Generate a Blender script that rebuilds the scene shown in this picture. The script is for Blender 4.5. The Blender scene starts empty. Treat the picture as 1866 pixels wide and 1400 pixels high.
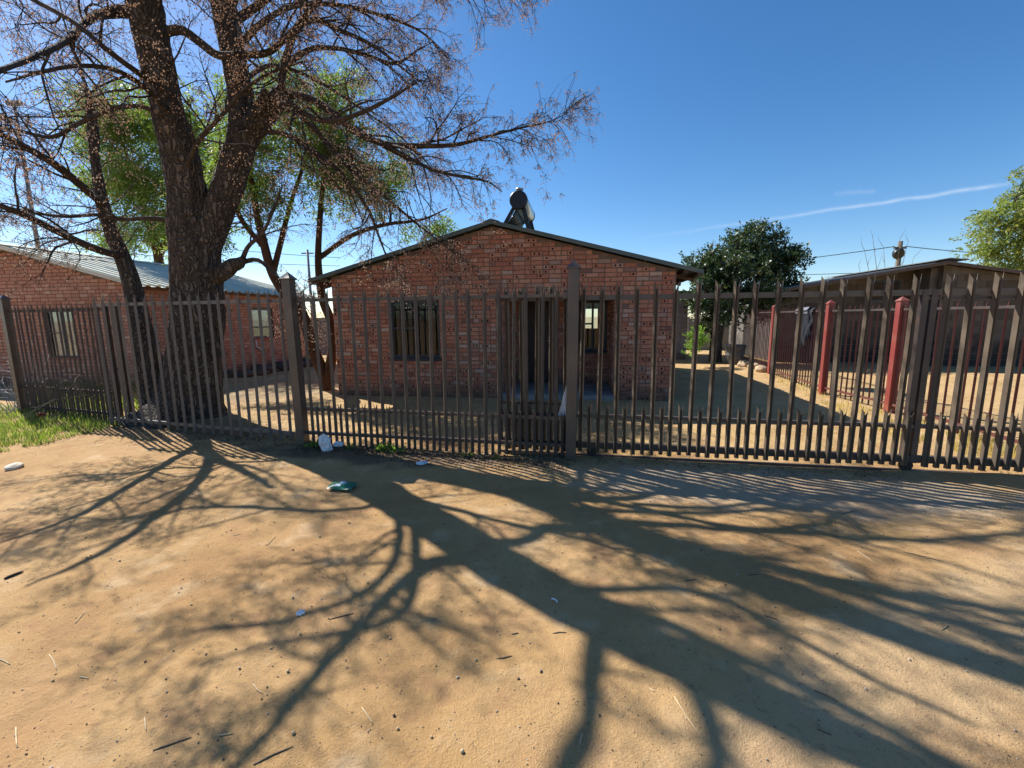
import bpy, bmesh, math, random
import numpy as np
from mathutils import Vector, Matrix
random.seed(7); rng = np.random.default_rng(11)
SC = bpy.context.scene; COL = SC.collection
R_ = math.radians

# ------------------------------------------------------------------ camera
F = 800.0; PITCH = R_(8.67); ROLL = R_(0.5); CAM = np.array([0, 0, 1.65])
fwd = np.array([0, math.cos(PITCH), -math.sin(PITCH)]); up0 = np.array([0, math.sin(PITCH), math.cos(PITCH)]); rt0 = np.array([1.0, 0, 0])
rt = rt0*math.cos(ROLL) - up0*math.sin(ROLL); up = up0*math.cos(ROLL) + rt0*math.sin(ROLL)
cd = bpy.data.cameras.new('camera'); cam = bpy.data.objects.new('camera', cd); COL.objects.link(cam)
cd.sensor_width = 36; cd.lens = F/1866*36; cd.clip_start = .05; cd.clip_end = 3000
cam.matrix_world = Matrix(((rt[0], up[0], -fwd[0], CAM[0]), (rt[1], up[1], -fwd[1], CAM[1]), (rt[2], up[2], -fwd[2], CAM[2]), (0, 0, 0, 1)))
SC.camera = cam

# ------------------------------------------------------------------ light
SUN_EL = 44.0; SH_AZ = -38.0            # elevation; direction in which shadows fall (degrees from +X)
sh = np.array([math.cos(R_(SH_AZ)), math.sin(R_(SH_AZ))])
SUN = np.array([-sh[0]*math.cos(R_(SUN_EL)), -sh[1]*math.cos(R_(SUN_EL)), math.sin(R_(SUN_EL))])
W = bpy.data.worlds.new('World'); SC.world = W; W.use_nodes = True
SKY_STRENGTH = 0.097
ld = bpy.data.lights.new('sun', 'SUN'); ld.energy = 5.0; ld.angle = R_(0.45); ld.color = (1, .975, .935)
lo = bpy.data.objects.new('sun', ld); COL.objects.link(lo)
lo.rotation_euler = Vector(SUN).to_track_quat('Z', 'Y').to_euler()
SC.view_settings.view_transform = 'Standard'; SC.view_settings.look = 'None'
SC.view_settings.exposure = 0.74; SC.view_settings.gamma = 1

def ray(u, v): return fwd + rt*((u-933)/F) - up*((v-700)/F)
def G(u, v, z=0.0):                       # pixel -> ground
    d = ray(u, v); return CAM + d*((z-CAM[2])/d[2])
def PL(u, v, p, n):                       # pixel -> plane
    d = ray(u, v); return CAM + d*(np.dot(p-CAM, n)/np.dot(d, n))
def T(u, v, Y):                           # pixel -> point at depth Y
    d = ray(u, v); return CAM + d*(Y/d[1])

# ---- world shader: Nishita sky with a thin aircraft trail high up
nt = W.node_tree; nt.nodes.clear()
def wn(t, **k):
    n = nt.nodes.new(t)
    for a, b in k.items(): setattr(n, a, b)
    return n
out = wn('ShaderNodeOutputWorld'); bg = wn('ShaderNodeBackground'); sky = wn('ShaderNodeTexSky', sky_type='NISHITA')
sky.sun_disc = False; sky.sun_elevation = R_(SUN_EL); sky.sun_rotation = math.atan2(SUN[0], SUN[1])
sky.altitude = 1500; sky.air_density = 1.0; sky.dust_density = 1.0; sky.ozone_density = 1.8
bg.inputs[1].default_value = SKY_STRENGTH
geo = wn('ShaderNodeTexCoord')
def vdot(vec):
    n = wn('ShaderNodeVectorMath', operation='DOT_PRODUCT'); nt.links.new(geo.outputs['Generated'], n.inputs[0]); n.inputs[1].default_value = tuple(vec); return n.outputs['Value']
def m_(op, a, b=None, c=None, clamp=False):
    n = wn('ShaderNodeMath', operation=op); n.use_clamp = clamp
    for i, x in enumerate((a, b, c)):
        if x is None: continue
        if isinstance(x, (int, float)): n.inputs[i].default_value = x
        else: nt.links.new(x, n.inputs[i])
    return n.outputs[0]
def nrm(v): return v/np.linalg.norm(v)
def trail(p0, p1, width, amp, wob, strength):
    a = nrm(ray(*p0)); b = nrm(ray(*p1)); nv = nrm(np.cross(a, b)); e = nrm(b-a*np.dot(a, b)); mid = nrm(a+b)
    ang = math.acos(np.dot(a, b))
    along = m_('ARCTAN2', vdot(e), vdot(a))            # 0..ang
    tc = m_('DIVIDE', along, ang)
    no = wn('ShaderNodeTexNoise'); no.noise_dimensions = '1D'; no.inputs['Scale'].default_value = 9; no.inputs['Detail'].default_value = 1
    nt.links.new(tc, no.inputs['W'])
    off = m_('MULTIPLY', m_('SUBTRACT', no.outputs[0], .5), wob)
    d = m_('ABSOLUTE', m_('SUBTRACT', vdot(nv), off))
    prof = m_('SUBTRACT', 1, m_('DIVIDE', d, width), clamp=True)
    n2 = wn('ShaderNodeTexNoise'); n2.inputs['Scale'].default_value = 60; n2.inputs['Detail'].default_value = 3
    nt.links.new(geo.outputs['Generated'], n2.inputs[0])
    fade = m_('MULTIPLY', m_('MULTIPLY', m_('ADD', tc, amp, clamp=True), m_('MULTIPLY', m_('SUBTRACT', 1.04, tc), 12, clamp=True)), m_('GREATER_THAN', tc, 0.0))
    k = m_('MULTIPLY', m_('MULTIPLY', m_('POWER', prof, 1.5), m_('ADD', n2.outputs[0], .3)), m_('MULTIPLY', fade, strength))
    return m_('MULTIPLY', k, m_('GREATER_THAN', vdot(mid), .3))
k1 = trail((1170, 434), (1826, 337), .0052, .05, .006, .38)
k2 = trail((1520, 353), (1595, 349), .006, .6, .004, .11)
ks = m_('ADD', k1, k2, clamp=True)
mix = wn('ShaderNodeMix', data_type='RGBA'); nt.links.new(ks, mix.inputs[0]); hs = wn('ShaderNodeHueSaturation'); hs.inputs['Saturation'].default_value = 1.30; nt.links.new(sky.outputs[0], hs.inputs['Color']); nt.links.new(hs.outputs[0], mix.inputs[6])
mix.inputs[7].default_value = (7.0, 7.3, 7.6, 1)
nt.links.new(mix.outputs[2], bg.inputs[0]); nt.links.new(bg.outputs[0], out.inputs[0])

# ------------------------------------------------------------------ helpers
def link(o, parent=None):
    COL.objects.link(o)
    if parent is not None: o.parent = parent
    return o
def tag(o, label=None, cat=None, group=None, kind=None):
    for k, v in (('label', label), ('category', cat), ('group', group), ('kind', kind)):
        if v: o[k] = v
    return o
def thing(name, label, cat, loc=(0, 0, 0), rotz=0.0, group=None):
    o = bpy.data.objects.new(name, None); o.empty_display_size = .1; link(o)
    o.location = tuple(float(x) for x in loc); o.rotation_euler = (0, 0, rotz)
    return tag(o, label, cat, group)
class MB:
    def __init__(s): s.v = []; s.f = []; s.m = []; s.rnd = []; s.cur = 0; s.smooth = []
    def add(s, vs, fs, mi=0, rnd=0.0, sm=False):
        b = len(s.v); s.v.extend([tuple(map(float, q)) for q in vs])
        for f in fs: s.f.append(tuple(b+i for i in f)); s.m.append(mi); s.rnd.append(rnd); s.smooth.append(sm)
        return s
    def box(s, x0, x1, y0, y1, z0, z1, mi=0, rnd=0.0):
        vs = [(x0, y0, z0), (x1, y0, z0), (x1, y1, z0), (x0, y1, z0), (x0, y0, z1), (x1, y0, z1), (x1, y1, z1), (x0, y1, z1)]
        return s.add(vs, [(0, 3, 2, 1), (4, 5, 6, 7), (0, 1, 5, 4), (1, 2, 6, 5), (2, 3, 7, 6), (3, 0, 4, 7)], mi, rnd)
    def bar(s, p, q, w, h=None, mi=0, roll=0.0):        # square bar between two points
        h = h or w; p = Vector(p); q = Vector(q); d = (q-p).normalized()
        a = d.cross(Vector((0, 0, 1)))
        if a.length < 1e-3: a = Vector((1, 0, 0))
        a.normalize(); b = d.cross(a)
        a, b = a*math.cos(roll)+b*math.sin(roll), b*math.cos(roll)-a*math.sin(roll)
        vs = [c+a*(i*w/2)+b*(j*h/2) for c in (p, q) for i, j in ((-1, -1), (1, -1), (1, 1), (-1, 1))]
        return s.add(vs, [(0, 1, 2, 3), (7, 6, 5, 4), (0, 4, 5, 1), (1, 5, 6, 2), (2, 6, 7, 3), (3, 7, 4, 0)], mi)
    def tube(s, pts, rad, n=6, mi=0, cap=True, rnd=0.0, sm=True):
        pts = [Vector(map(float, p)) for p in pts]; b = len(s.v); a = None
        if not hasattr(rad, '__len__'): rad = [rad]*len(pts)
        for i, p in enumerate(pts):
            d = (pts[min(i+1, len(pts)-1)]-pts[max(i-1, 0)]).normalized()
            if a is None:
                a = d.cross(Vector((0, 0, 1)));  a = a if a.length > 1e-3 else Vector((1, 0, 0))
            a = (a-d*a.dot(d)).normalized(); c = d.cross(a)
            for j in range(n):
                t = 2*math.pi*j/n; s.v.append(tuple(p+(a*math.cos(t)+c*math.sin(t))*rad[i]))
        k = len(pts)
        for i in range(k-1):
            for j in range(n):
                s.f.append((b+i*n+j, b+i*n+(j+1) % n, b+(i+1)*n+(j+1) % n, b+(i+1)*n+j)); s.m.append(mi); s.rnd.append(rnd); s.smooth.append(sm)
        if cap:
            s.f.append(tuple(b+j for j in reversed(range(n)))); s.f.append(tuple(b+(k-1)*n+j for j in range(n)))
            s.m += [mi, mi]; s.rnd += [rnd, rnd]; s.smooth += [False, False]
        return s
    def prism(s, poly, y0, y1, mi=0):                   # polygon in x,z extruded in y
        n = len(poly); vs = [(x, y0, z) for x, z in poly]+[(x, y1, z) for x, z in poly]
        fs = [tuple(range(n)), tuple(reversed(range(n, 2*n)))]+[(i, i+n, (i+1) % n+n, (i+1) % n) for i in range(n)]
        return s.add(vs, fs, mi)
    def mesh(s, name, mats):
        me = bpy.data.meshes.new(name); me.from_pydata(s.v, [], s.f)
        for m in (mats if isinstance(mats, (list, tuple)) else [mats]): me.materials.append(m)
        me.polygons.foreach_set('material_index', s.m); me.polygons.foreach_set('use_smooth', s.smooth)
        if any(s.rnd):
            at = me.attributes.new('rnd', 'FLOAT', 'FACE'); at.data.foreach_set('value', s.rnd)
        me.update(); return me
    def build(s, name, mats, parent=None, label=None, kind=None):
        o = bpy.data.objects.new(name, s.mesh(name, mats)); link(o, parent); return tag(o, label, None, None, kind)
def np_mesh(name, V, Fq, mat, attr=None, smooth=False):   # big arrays: V (n,3), Fq (m,k)
    V = np.ascontiguousarray(V, np.float32); Fq = np.ascontiguousarray(Fq, np.int32); k = Fq.shape[1]
    me = bpy.data.meshes.new(name); me.vertices.add(len(V)); me.vertices.foreach_set('co', V.ravel())
    me.loops.add(Fq.size); me.loops.foreach_set('vertex_index', Fq.ravel()); me.polygons.add(len(Fq))
    me.polygons.foreach_set('loop_start', np.arange(0, Fq.size, k, dtype=np.int32))
    me.polygons.foreach_set('loop_total', np.full(len(Fq), k, np.int32))
    me.materials.append(mat)
    if smooth: me.polygons.foreach_set('use_smooth', np.ones(len(Fq), bool))
    if attr is not None:
        at = me.attributes.new('rnd', 'FLOAT', 'FACE'); at.data.foreach_set('value', np.ascontiguousarray(attr, np.float32))
    me.update(calc_edges=True); me.validate(); return me
def copy_of(me, name, parent, loc=(0, 0, 0), rot=(0, 0, 0), scale=(1, 1, 1)):
    o = bpy.data.objects.new(name, me); COL.objects.link(o); o.parent = parent
    o.location = loc; o.rotation_euler = rot; o.scale = scale; return o

_tab = np.random.default_rng(3).random(4096)
def vnoise(P):                                            # value noise, P (n,3) -> 0..1
    P = np.asarray(P, float); i = np.floor(P).astype(np.int64); f = P-i; f = f*f*(3-2*f); r = 0
    for dx in (0, 1):
        for dy in (0, 1):
            for dz in (0, 1):
                h = ((i[:, 0]+dx)*73856093 ^ (i[:, 1]+dy)*19349663 ^ (i[:, 2]+dz)*83492791) & 4095
                w = np.where(dx, f[:, 0], 1-f[:, 0])*np.where(dy, f[:, 1], 1-f[:, 1])*np.where(dz, f[:, 2], 1-f[:, 2])
                r = r+w*_tab[h]
    return r
TREE = T(352, 700, 7.15); TREE[2] = 0
def zg(x, y):                                             # ground height
    x = np.atleast_1d(np.asarray(x, float)); y = np.atleast_1d(np.asarray(y, float)); x, y = np.broadcast_arrays(x, y); z0 = np.zeros(x.size)
    P = np.stack([x.ravel(), y.ravel(), z0], 1)
    h = (vnoise(P*.7)-.5)*.05+(vnoise(P*2.3+9)-.5)*.022+(vnoise(P*7+3)-.5)*.013
    r = np.hypot(P[:, 0]-TREE[0], P[:, 1]-TREE[1]); h = h+.10*np.exp(-(r/.95)**2)
    r = np.hypot(P[:, 0], P[:, 1]); h = h*np.clip(1.6-r/30, 0, 1)
    return h.reshape(x.shape)
def z1(x, y): return float(zg(x, y)[0])

# ------------------------------------------------------------------ materials
class NT:
    def __init__(s, name):
        s.m = bpy.data.materials.new(name); s.m.use_nodes = True; s.t = s.m.node_tree; s.t.nodes.clear()
        s.out = s.n('ShaderNodeOutputMaterial')
    def n(s, t, **k):
        x = s.t.nodes.new(t)
        for a, b in k.items(): setattr(x, a, b)
        return x
    def put(s, sock, v):
        if isinstance(v, bpy.types.NodeSocket): s.t.links.new(v, sock)
        elif isinstance(v, tuple) and len(v) == 3 and sock.type == 'RGBA': sock.default_value = (*v, 1)
        else: sock.default_value = v
    def math(s, op, a, b=0.0, c=0.0, clamp=False):
        x = s.n('ShaderNodeMath', operation=op); x.use_clamp = clamp
        for i, q in enumerate((a, b, c)): s.put(x.inputs[i], q)
        return x.outputs[0]
    def pos(s): return s.n('ShaderNodeNewGeometry').outputs['Position']
    def obj(s): return s.n('ShaderNodeTexCoord').outputs['Object']
    def noise(s, vec, scale, detail=4, rough=.55, mul=None):
        if mul:
            q = s.n('ShaderNodeVectorMath', operation='MULTIPLY'); s.put(q.inputs[0], vec); q.inputs[1].default_value = mul; vec = q.outputs[0]
        x = s.n('ShaderNodeTexNoise'); s.put(x.inputs['Vector'], vec); x.inputs['Scale'].default_value = scale
        x.inputs['Detail'].default_value = detail; x.inputs['Roughness'].default_value = rough; return x.outputs['Fac']
    def ramp(s, fac, stops, interp='LINEAR'):
        x = s.n('ShaderNodeValToRGB'); s.put(x.inputs[0], fac); cr = x.color_ramp; cr.interpolation = interp
        while len(cr.elements) > 1: cr.elements.remove(cr.elements[-1])
        cr.elements[0].position = stops[0][0]; cr.elements[0].color = (*stops[0][1], 1)
        for p, c in stops[1:]: e = cr.elements.new(p); e.color = (*c, 1)
        return x.outputs[0]
    def mix(s, f, a, b, blend='MIX'):
        x = s.n('ShaderNodeMix', data_type='RGBA'); x.blend_type = blend; s.put(x.inputs[0], f); s.put(x.inputs[6], a); s.put(x.inputs[7], b); return x.outputs[2]
    def sep(s, v):
        x = s.n('ShaderNodeSeparateXYZ'); s.put(x.inputs[0], v); return x.outputs
    def rnd(s):
        a = s.n('ShaderNodeAttribute'); a.attribute_name = 'rnd'; o = s.n('ShaderNodeObjectInfo').outputs['Random']
        return s.math('FRACT', s.math('ADD', a.outputs['Fac'], o))
    def bump(s, h, strength=.5, dist=.01, normal=None):
        x = s.n('ShaderNodeBump'); s.put(x.inputs['Height'], h); x.inputs['Strength'].default_value = strength; x.inputs['Distance'].default_value = dist
        if normal is not None: s.put(x.inputs['Normal'], normal)
        return x.outputs[0]
    def bsdf(s, color, rough=.8, normal=None, metal=0.0, spec=.5, **k):
        b = s.n('ShaderNodeBsdfPrincipled'); s.put(b.inputs['Base Color'], color); s.put(b.inputs['Roughness'], rough)
        b.inputs['Metallic'].default_value = metal; b.inputs['Specular IOR Level'].default_value = spec
        if normal is not None: s.put(b.inputs['Normal'], normal)
        return b.outputs[0]
    def done(s, sh): s.t.links.new(sh, s.out.inputs[0]); return s.m
def smooth_mask(n, val, lo, hi):
    x = n.n('ShaderNodeMapRange', interpolation_type='SMOOTHSTEP'); n.put(x.inputs[0], val); x.inputs[1].default_value = lo; x.inputs[2].default_value = hi; return x.outputs[0]

def mat_plain(name, c, rough=.7, var=.25, scale=8, bump=.2, bd=.004, metal=0, spec=.5):
    n = NT(name); p = n.obj(); f = n.noise(p, scale, 5)
    c2 = tuple(x*(1-var) for x in c); c3 = tuple(min(1, x*(1+var)) for x in c)
    col = n.ramp(f, [(.3, c2), (.7, c3)])
    return n.done(n.bsdf(col, rough, n.bump(n.noise(p, scale*6, 3), bump, bd) if bump else None, metal, spec))

def mat_ground():
    n = NT('sandy_soil'); p = n.pos(); x, y, z = n.sep(p)
    a = n.noise(p, .55, 5); b = n.noise(p, 2.6, 6, .6); c = n.noise(p, 19, 6, .7); d = n.noise(p, 130, 3, .7); e = n.noise(p, 420, 2, .7); g = n.noise(p, 1.1, 4, .6)
    col = n.ramp(a, [(.30, (.33, .175, .065)), (.45, (.42, .245, .095)), (.58, (.50, .305, .13)), (.75, (.36, .20, .075))])
    col = n.mix(n.math('MULTIPLY', smooth_mask(n, b, .52, .72), .7), col, (.58, .41, .23))
    col = n.mix(n.math('MULTIPLY', smooth_mask(n, b, .47, .33), .55), col, (.34, .175, .08))
    # paler, greyer trampled drive in front of the sliding gate and across the right foreground
    nz = n.math('MULTIPLY', n.math('SUBTRACT', b, .5), 1.6)
    def ell(cx, cy, rx, ry, ang=0.0):
        ca, sa = math.cos(ang), math.sin(ang); dx = n.math('SUBTRACT', x, cx); dy = n.math('SUBTRACT', y, cy)
        ex = n.math('DIVIDE', n.math('ADD', n.math('MULTIPLY', dx, ca), n.math('MULTIPLY', dy, sa)), rx)
        ey = n.math('DIVIDE', n.math('SUBTRACT', n.math('MULTIPLY', dy, ca), n.math('MULTIPLY', dx, sa)), ry)
        r = n.math('SQRT', n.math('ADD', n.math('MULTIPLY', ex, ex), n.math('MULTIPLY', ey, ey)))
        return smooth_mask(n, n.math('ADD', r, nz), 1.15, .55)
    col = n.mix(n.math('MULTIPLY', ell(2.6, 4.05, 2.4, .62, -.2), .7), col, (.44, .36, .26))
    col = n.mix(n.math('MULTIPLY', ell(2.1, 1.95, 2.0, .42, .42), .4), col, (.58, .42, .24))
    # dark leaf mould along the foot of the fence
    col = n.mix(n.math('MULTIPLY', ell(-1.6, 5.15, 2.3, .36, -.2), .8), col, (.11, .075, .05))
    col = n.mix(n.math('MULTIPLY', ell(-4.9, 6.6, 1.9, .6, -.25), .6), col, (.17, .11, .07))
    col = n.mix(n.math('MULTIPLY', ell(-5.6, 10.6, 1.9, 2.6, .15), .8), col, (.13, .09, .062))  # dappled shade of the yard behind the tree, painted in with dark litter
    # dry grass colour in the yards
    yard = smooth_mask(n, n.math('ADD', n.math('ADD', y, n.math('MULTIPLY', x, .2)), nz), 5.2, 6.2)
    col = n.mix(n.math('MULTIPLY', yard, n.math('MULTIPLY', smooth_mask(n, c, .42, .62), .65)), col, (.55, .43, .20))
    far = smooth_mask(n, y, 18, 26)
    col = n.mix(far, col, (.36, .30, .16))
    col = n.mix(n.math('MULTIPLY', smooth_mask(n, c, .55, .68), .55), col, (.26, .145, .07))
    col = n.mix(n.math('MULTIPLY', smooth_mask(n, d, .56, .72), .40), col, (.20, .125, .07))
    col = n.mix(n.math('MULTIPLY', smooth_mask(n, d, .44, .30), .30), col, (.66, .50, .32))
    col = n.mix(n.math('MULTIPLY', smooth_mask(n, g, .50, .66), .35), col, (.33, .165, .07))
    col = n.mix(n.math('MULTIPLY', smooth_mask(n, e, .55, .70), .5), col, (.17, .10, .055))
    col = n.mix(n.math('MULTIPLY', smooth_mask(n, e, .44, .32), .4), col, (.72, .54, .35))
    v = n.n('ShaderNodeTexVoronoi'); n.put(v.inputs['Vector'], p); v.inputs['Scale'].default_value = 55
    peb = smooth_mask(n, v.outputs['Distance'], .22, .10)
    h = n.math('ADD', n.math('ADD', n.math('MULTIPLY', b, .85), n.math('MULTIPLY', c, .26)), n.math('ADD', n.math('MULTIPLY', d, .17), n.math('ADD', n.math('MULTIPLY', peb, .06), n.math('MULTIPLY', e, .07))))
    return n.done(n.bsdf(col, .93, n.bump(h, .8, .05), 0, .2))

def mat_brick(name, cols, holes=False):
    n = NT(name); r = n.rnd(); p = n.pos()
    col = n.ramp(r, cols)
    f = n.noise(p, 14, 5, .65); g = n.noise(p, 1.3, 3)
    col = n.mix(n.math('MULTIPLY', smooth_mask(n, f, .5, .75), .5), col, (.16, .075, .05))
    col = n.mix(n.math('MULTIPLY', smooth_mask(n, f, .46, .3), .35), col, (.62, .42, .32))
    col = n.mix(n.math('MULTIPLY', smooth_mask(n, g, .5, .75), .25), col, (.22, .12, .085))
    z = n.sep(p)[2]; spl = smooth_mask(n, n.math('ADD', z, n.math('MULTIPLY', n.math('SUBTRACT', n.noise(p, 2.5, 5, .6), .5), .9)), .38, .05)
    col = n.mix(n.math('MULTIPLY', spl, .75), col, (.15, .095, .065))        # soil splashed on the wall's foot
    return n.done(n.bsdf(col, .88, n.bump(n.noise(p, 90, 4, .7), .6, .004), 0, .25))
def mat_wall_brick(name, c1, c2, cm):                       # walls that turn away from the street
    n = NT(name); p = n.obj(); b = n.n('ShaderNodeTexBrick'); n.put(b.inputs[0], p)
    b.inputs['Color1'].default_value = (*c1, 1); b.inputs['Color2'].default_value = (*c2, 1); b.inputs['Mortar'].default_value = (*cm, 1)
    b.inputs['Scale'].default_value = 1; b.inputs['Mortar Size'].default_value = .006; b.inputs['Brick Width'].default_value = .232; b.inputs['Row Height'].default_value = .085
    return n.done(n.bsdf(b.outputs[0], .9, n.bump(b.outputs[1], -.4, .006), 0, .2))
def mat_paint(name, c, rough=.45, rust=.25, rc=(.16, .07, .035), spec=.5):
    n = NT(name); p = n.pos(); f = n.noise(p, 7, 6, .7); g = n.noise(p, 60, 4)
    k = n.math('MULTIPLY', smooth_mask(n, f, .56, .74), rust)
    col = n.mix(k, n.mix(n.noise(p, 2.2, 3), tuple(x*.8 for x in c), tuple(x*1.2 for x in c)), rc)
    dust = n.math('MULTIPLY', smooth_mask(n, n.noise(p, 3.1, 5), .45, .8), .25)
    col = n.mix(dust, col, (.30, .22, .14))
    rg = n.math('ADD', n.math('MULTIPLY', g, .25), rough-.1)
    return n.done(n.bsdf(col, rg, n.bump(g, .15, .002), 0, spec))
def mat_bark(name, ca, cb, cc, vs=(1, 1, .16), sc=16, fiss=0):
    n = NT(name); p = n.pos(); f = n.noise(p, sc, 6, .65, vs); g = n.noise(p, 3, 4); h = n.noise(p, sc*5, 4, .7, (1, 1, .4))
    col = n.ramp(f, [(.32, ca), (.52, cb), (.72, cc)])
    col = n.mix(n.math('MULTIPLY', smooth_mask(n, g, .5, .72), .45), col, tuple(x*.55 for x in ca))
    hh = n.math('ADD', f, n.math('MULTIPLY', h, .3))
    if fiss:
        w = n.n('ShaderNodeVectorMath', operation='MULTIPLY'); n.put(w.inputs[0], p); w.inputs[1].default_value = (1, 1, .10)
        q = n.n('ShaderNodeVectorMath', operation='ADD'); n.t.links.new(w.outputs[0], q.inputs[0]); wn_ = n.n('ShaderNodeTexNoise'); n.put(wn_.inputs['Vector'], p); wn_.inputs['Scale'].default_value = 5
        sc2 = n.n('ShaderNodeVectorMath', operation='SCALE'); n.t.links.new(wn_.outputs['Color'], sc2.inputs[0]); sc2.inputs['Scale'].default_value = .22; n.t.links.new(sc2.outputs[0], q.inputs[1])
        v = n.n('ShaderNodeTexVoronoi', feature='DISTANCE_TO_EDGE'); n.t.links.new(q.outputs[0], v.inputs['Vector']); v.inputs['Scale'].default_value = fiss
        cr = smooth_mask(n, v.outputs['Distance'], .0, .26); col = n.mix(n.math('MULTIPLY', n.math('SUBTRACT', 1, cr), .6), col, tuple(x*.5 for x in ca)); hh = n.math('ADD', n.math('MULTIPLY', hh, .5), n.math('MULTIPLY', cr, .9))
    return n.done(n.bsdf(col, .92, n.bump(hh, 1.0, .06), 0, .2))
def mat_leaf(name, stops, trans=.45, rough=.5, spec=.4, tint=(2.0, 2.0, 1.0)):
    n = NT(name); a = n.n('ShaderNodeAttribute'); a.attribute_name = 'rnd'
    col = n.ramp(a.outputs['Fac'], stops); d = n.bsdf(col, rough, None, 0, spec)
    t = n.n('ShaderNodeBsdfTranslucent'); tc = n.n('ShaderNodeMix', data_type='RGBA', blend_type='MULTIPLY'); tc.inputs[0].default_value = 1
    n.put(tc.inputs[6], col); tc.inputs[7].default_value = (*tint, 1); n.t.links.new(tc.outputs[2], t.inputs[0])
    mx = n.n('ShaderNodeMixShader'); mx.inputs[0].default_value = trans; n.t.links.new(d, mx.inputs[1]); n.t.links.new(t.outputs[0], mx.inputs[2])
    return n.done(mx.outputs[0])
def mat_glass(name, tint=(.85, .9, .9)):
    n = NT(name); fr = n.n('ShaderNodeFresnel'); fr.inputs[0].default_value = 1.5
    g = n.n('ShaderNodeBsdfGlossy'); g.inputs['Roughness'].default_value = .02; t = n.n('ShaderNodeBsdfTransparent'); t.inputs[0].default_value = (*tint, 1)
    mx = n.n('ShaderNodeMixShader'); n.t.links.new(n.math('MULTIPLY', fr.outputs[0], .55), mx.inputs[0]); n.t.links.new(t.outputs[0], mx.inputs[1]); n.t.links.new(g.outputs[0], mx.inputs[2])
    return n.done(mx.outputs[0])
def mat_block(name):
    n = NT(name); r = n.rnd(); p = n.pos(); x, y, z = n.sep(p)
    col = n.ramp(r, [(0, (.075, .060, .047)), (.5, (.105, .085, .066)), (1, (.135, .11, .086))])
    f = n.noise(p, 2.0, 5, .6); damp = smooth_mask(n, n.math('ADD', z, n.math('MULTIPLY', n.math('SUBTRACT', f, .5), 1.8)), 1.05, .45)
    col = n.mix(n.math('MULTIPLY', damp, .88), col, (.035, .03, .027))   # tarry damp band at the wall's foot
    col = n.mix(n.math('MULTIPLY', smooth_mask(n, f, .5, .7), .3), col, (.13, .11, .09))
    return n.done(n.bsdf(col, .93, n.bump(n.noise(p, 60, 4, .7), .6, .006), 0, .2))

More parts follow.
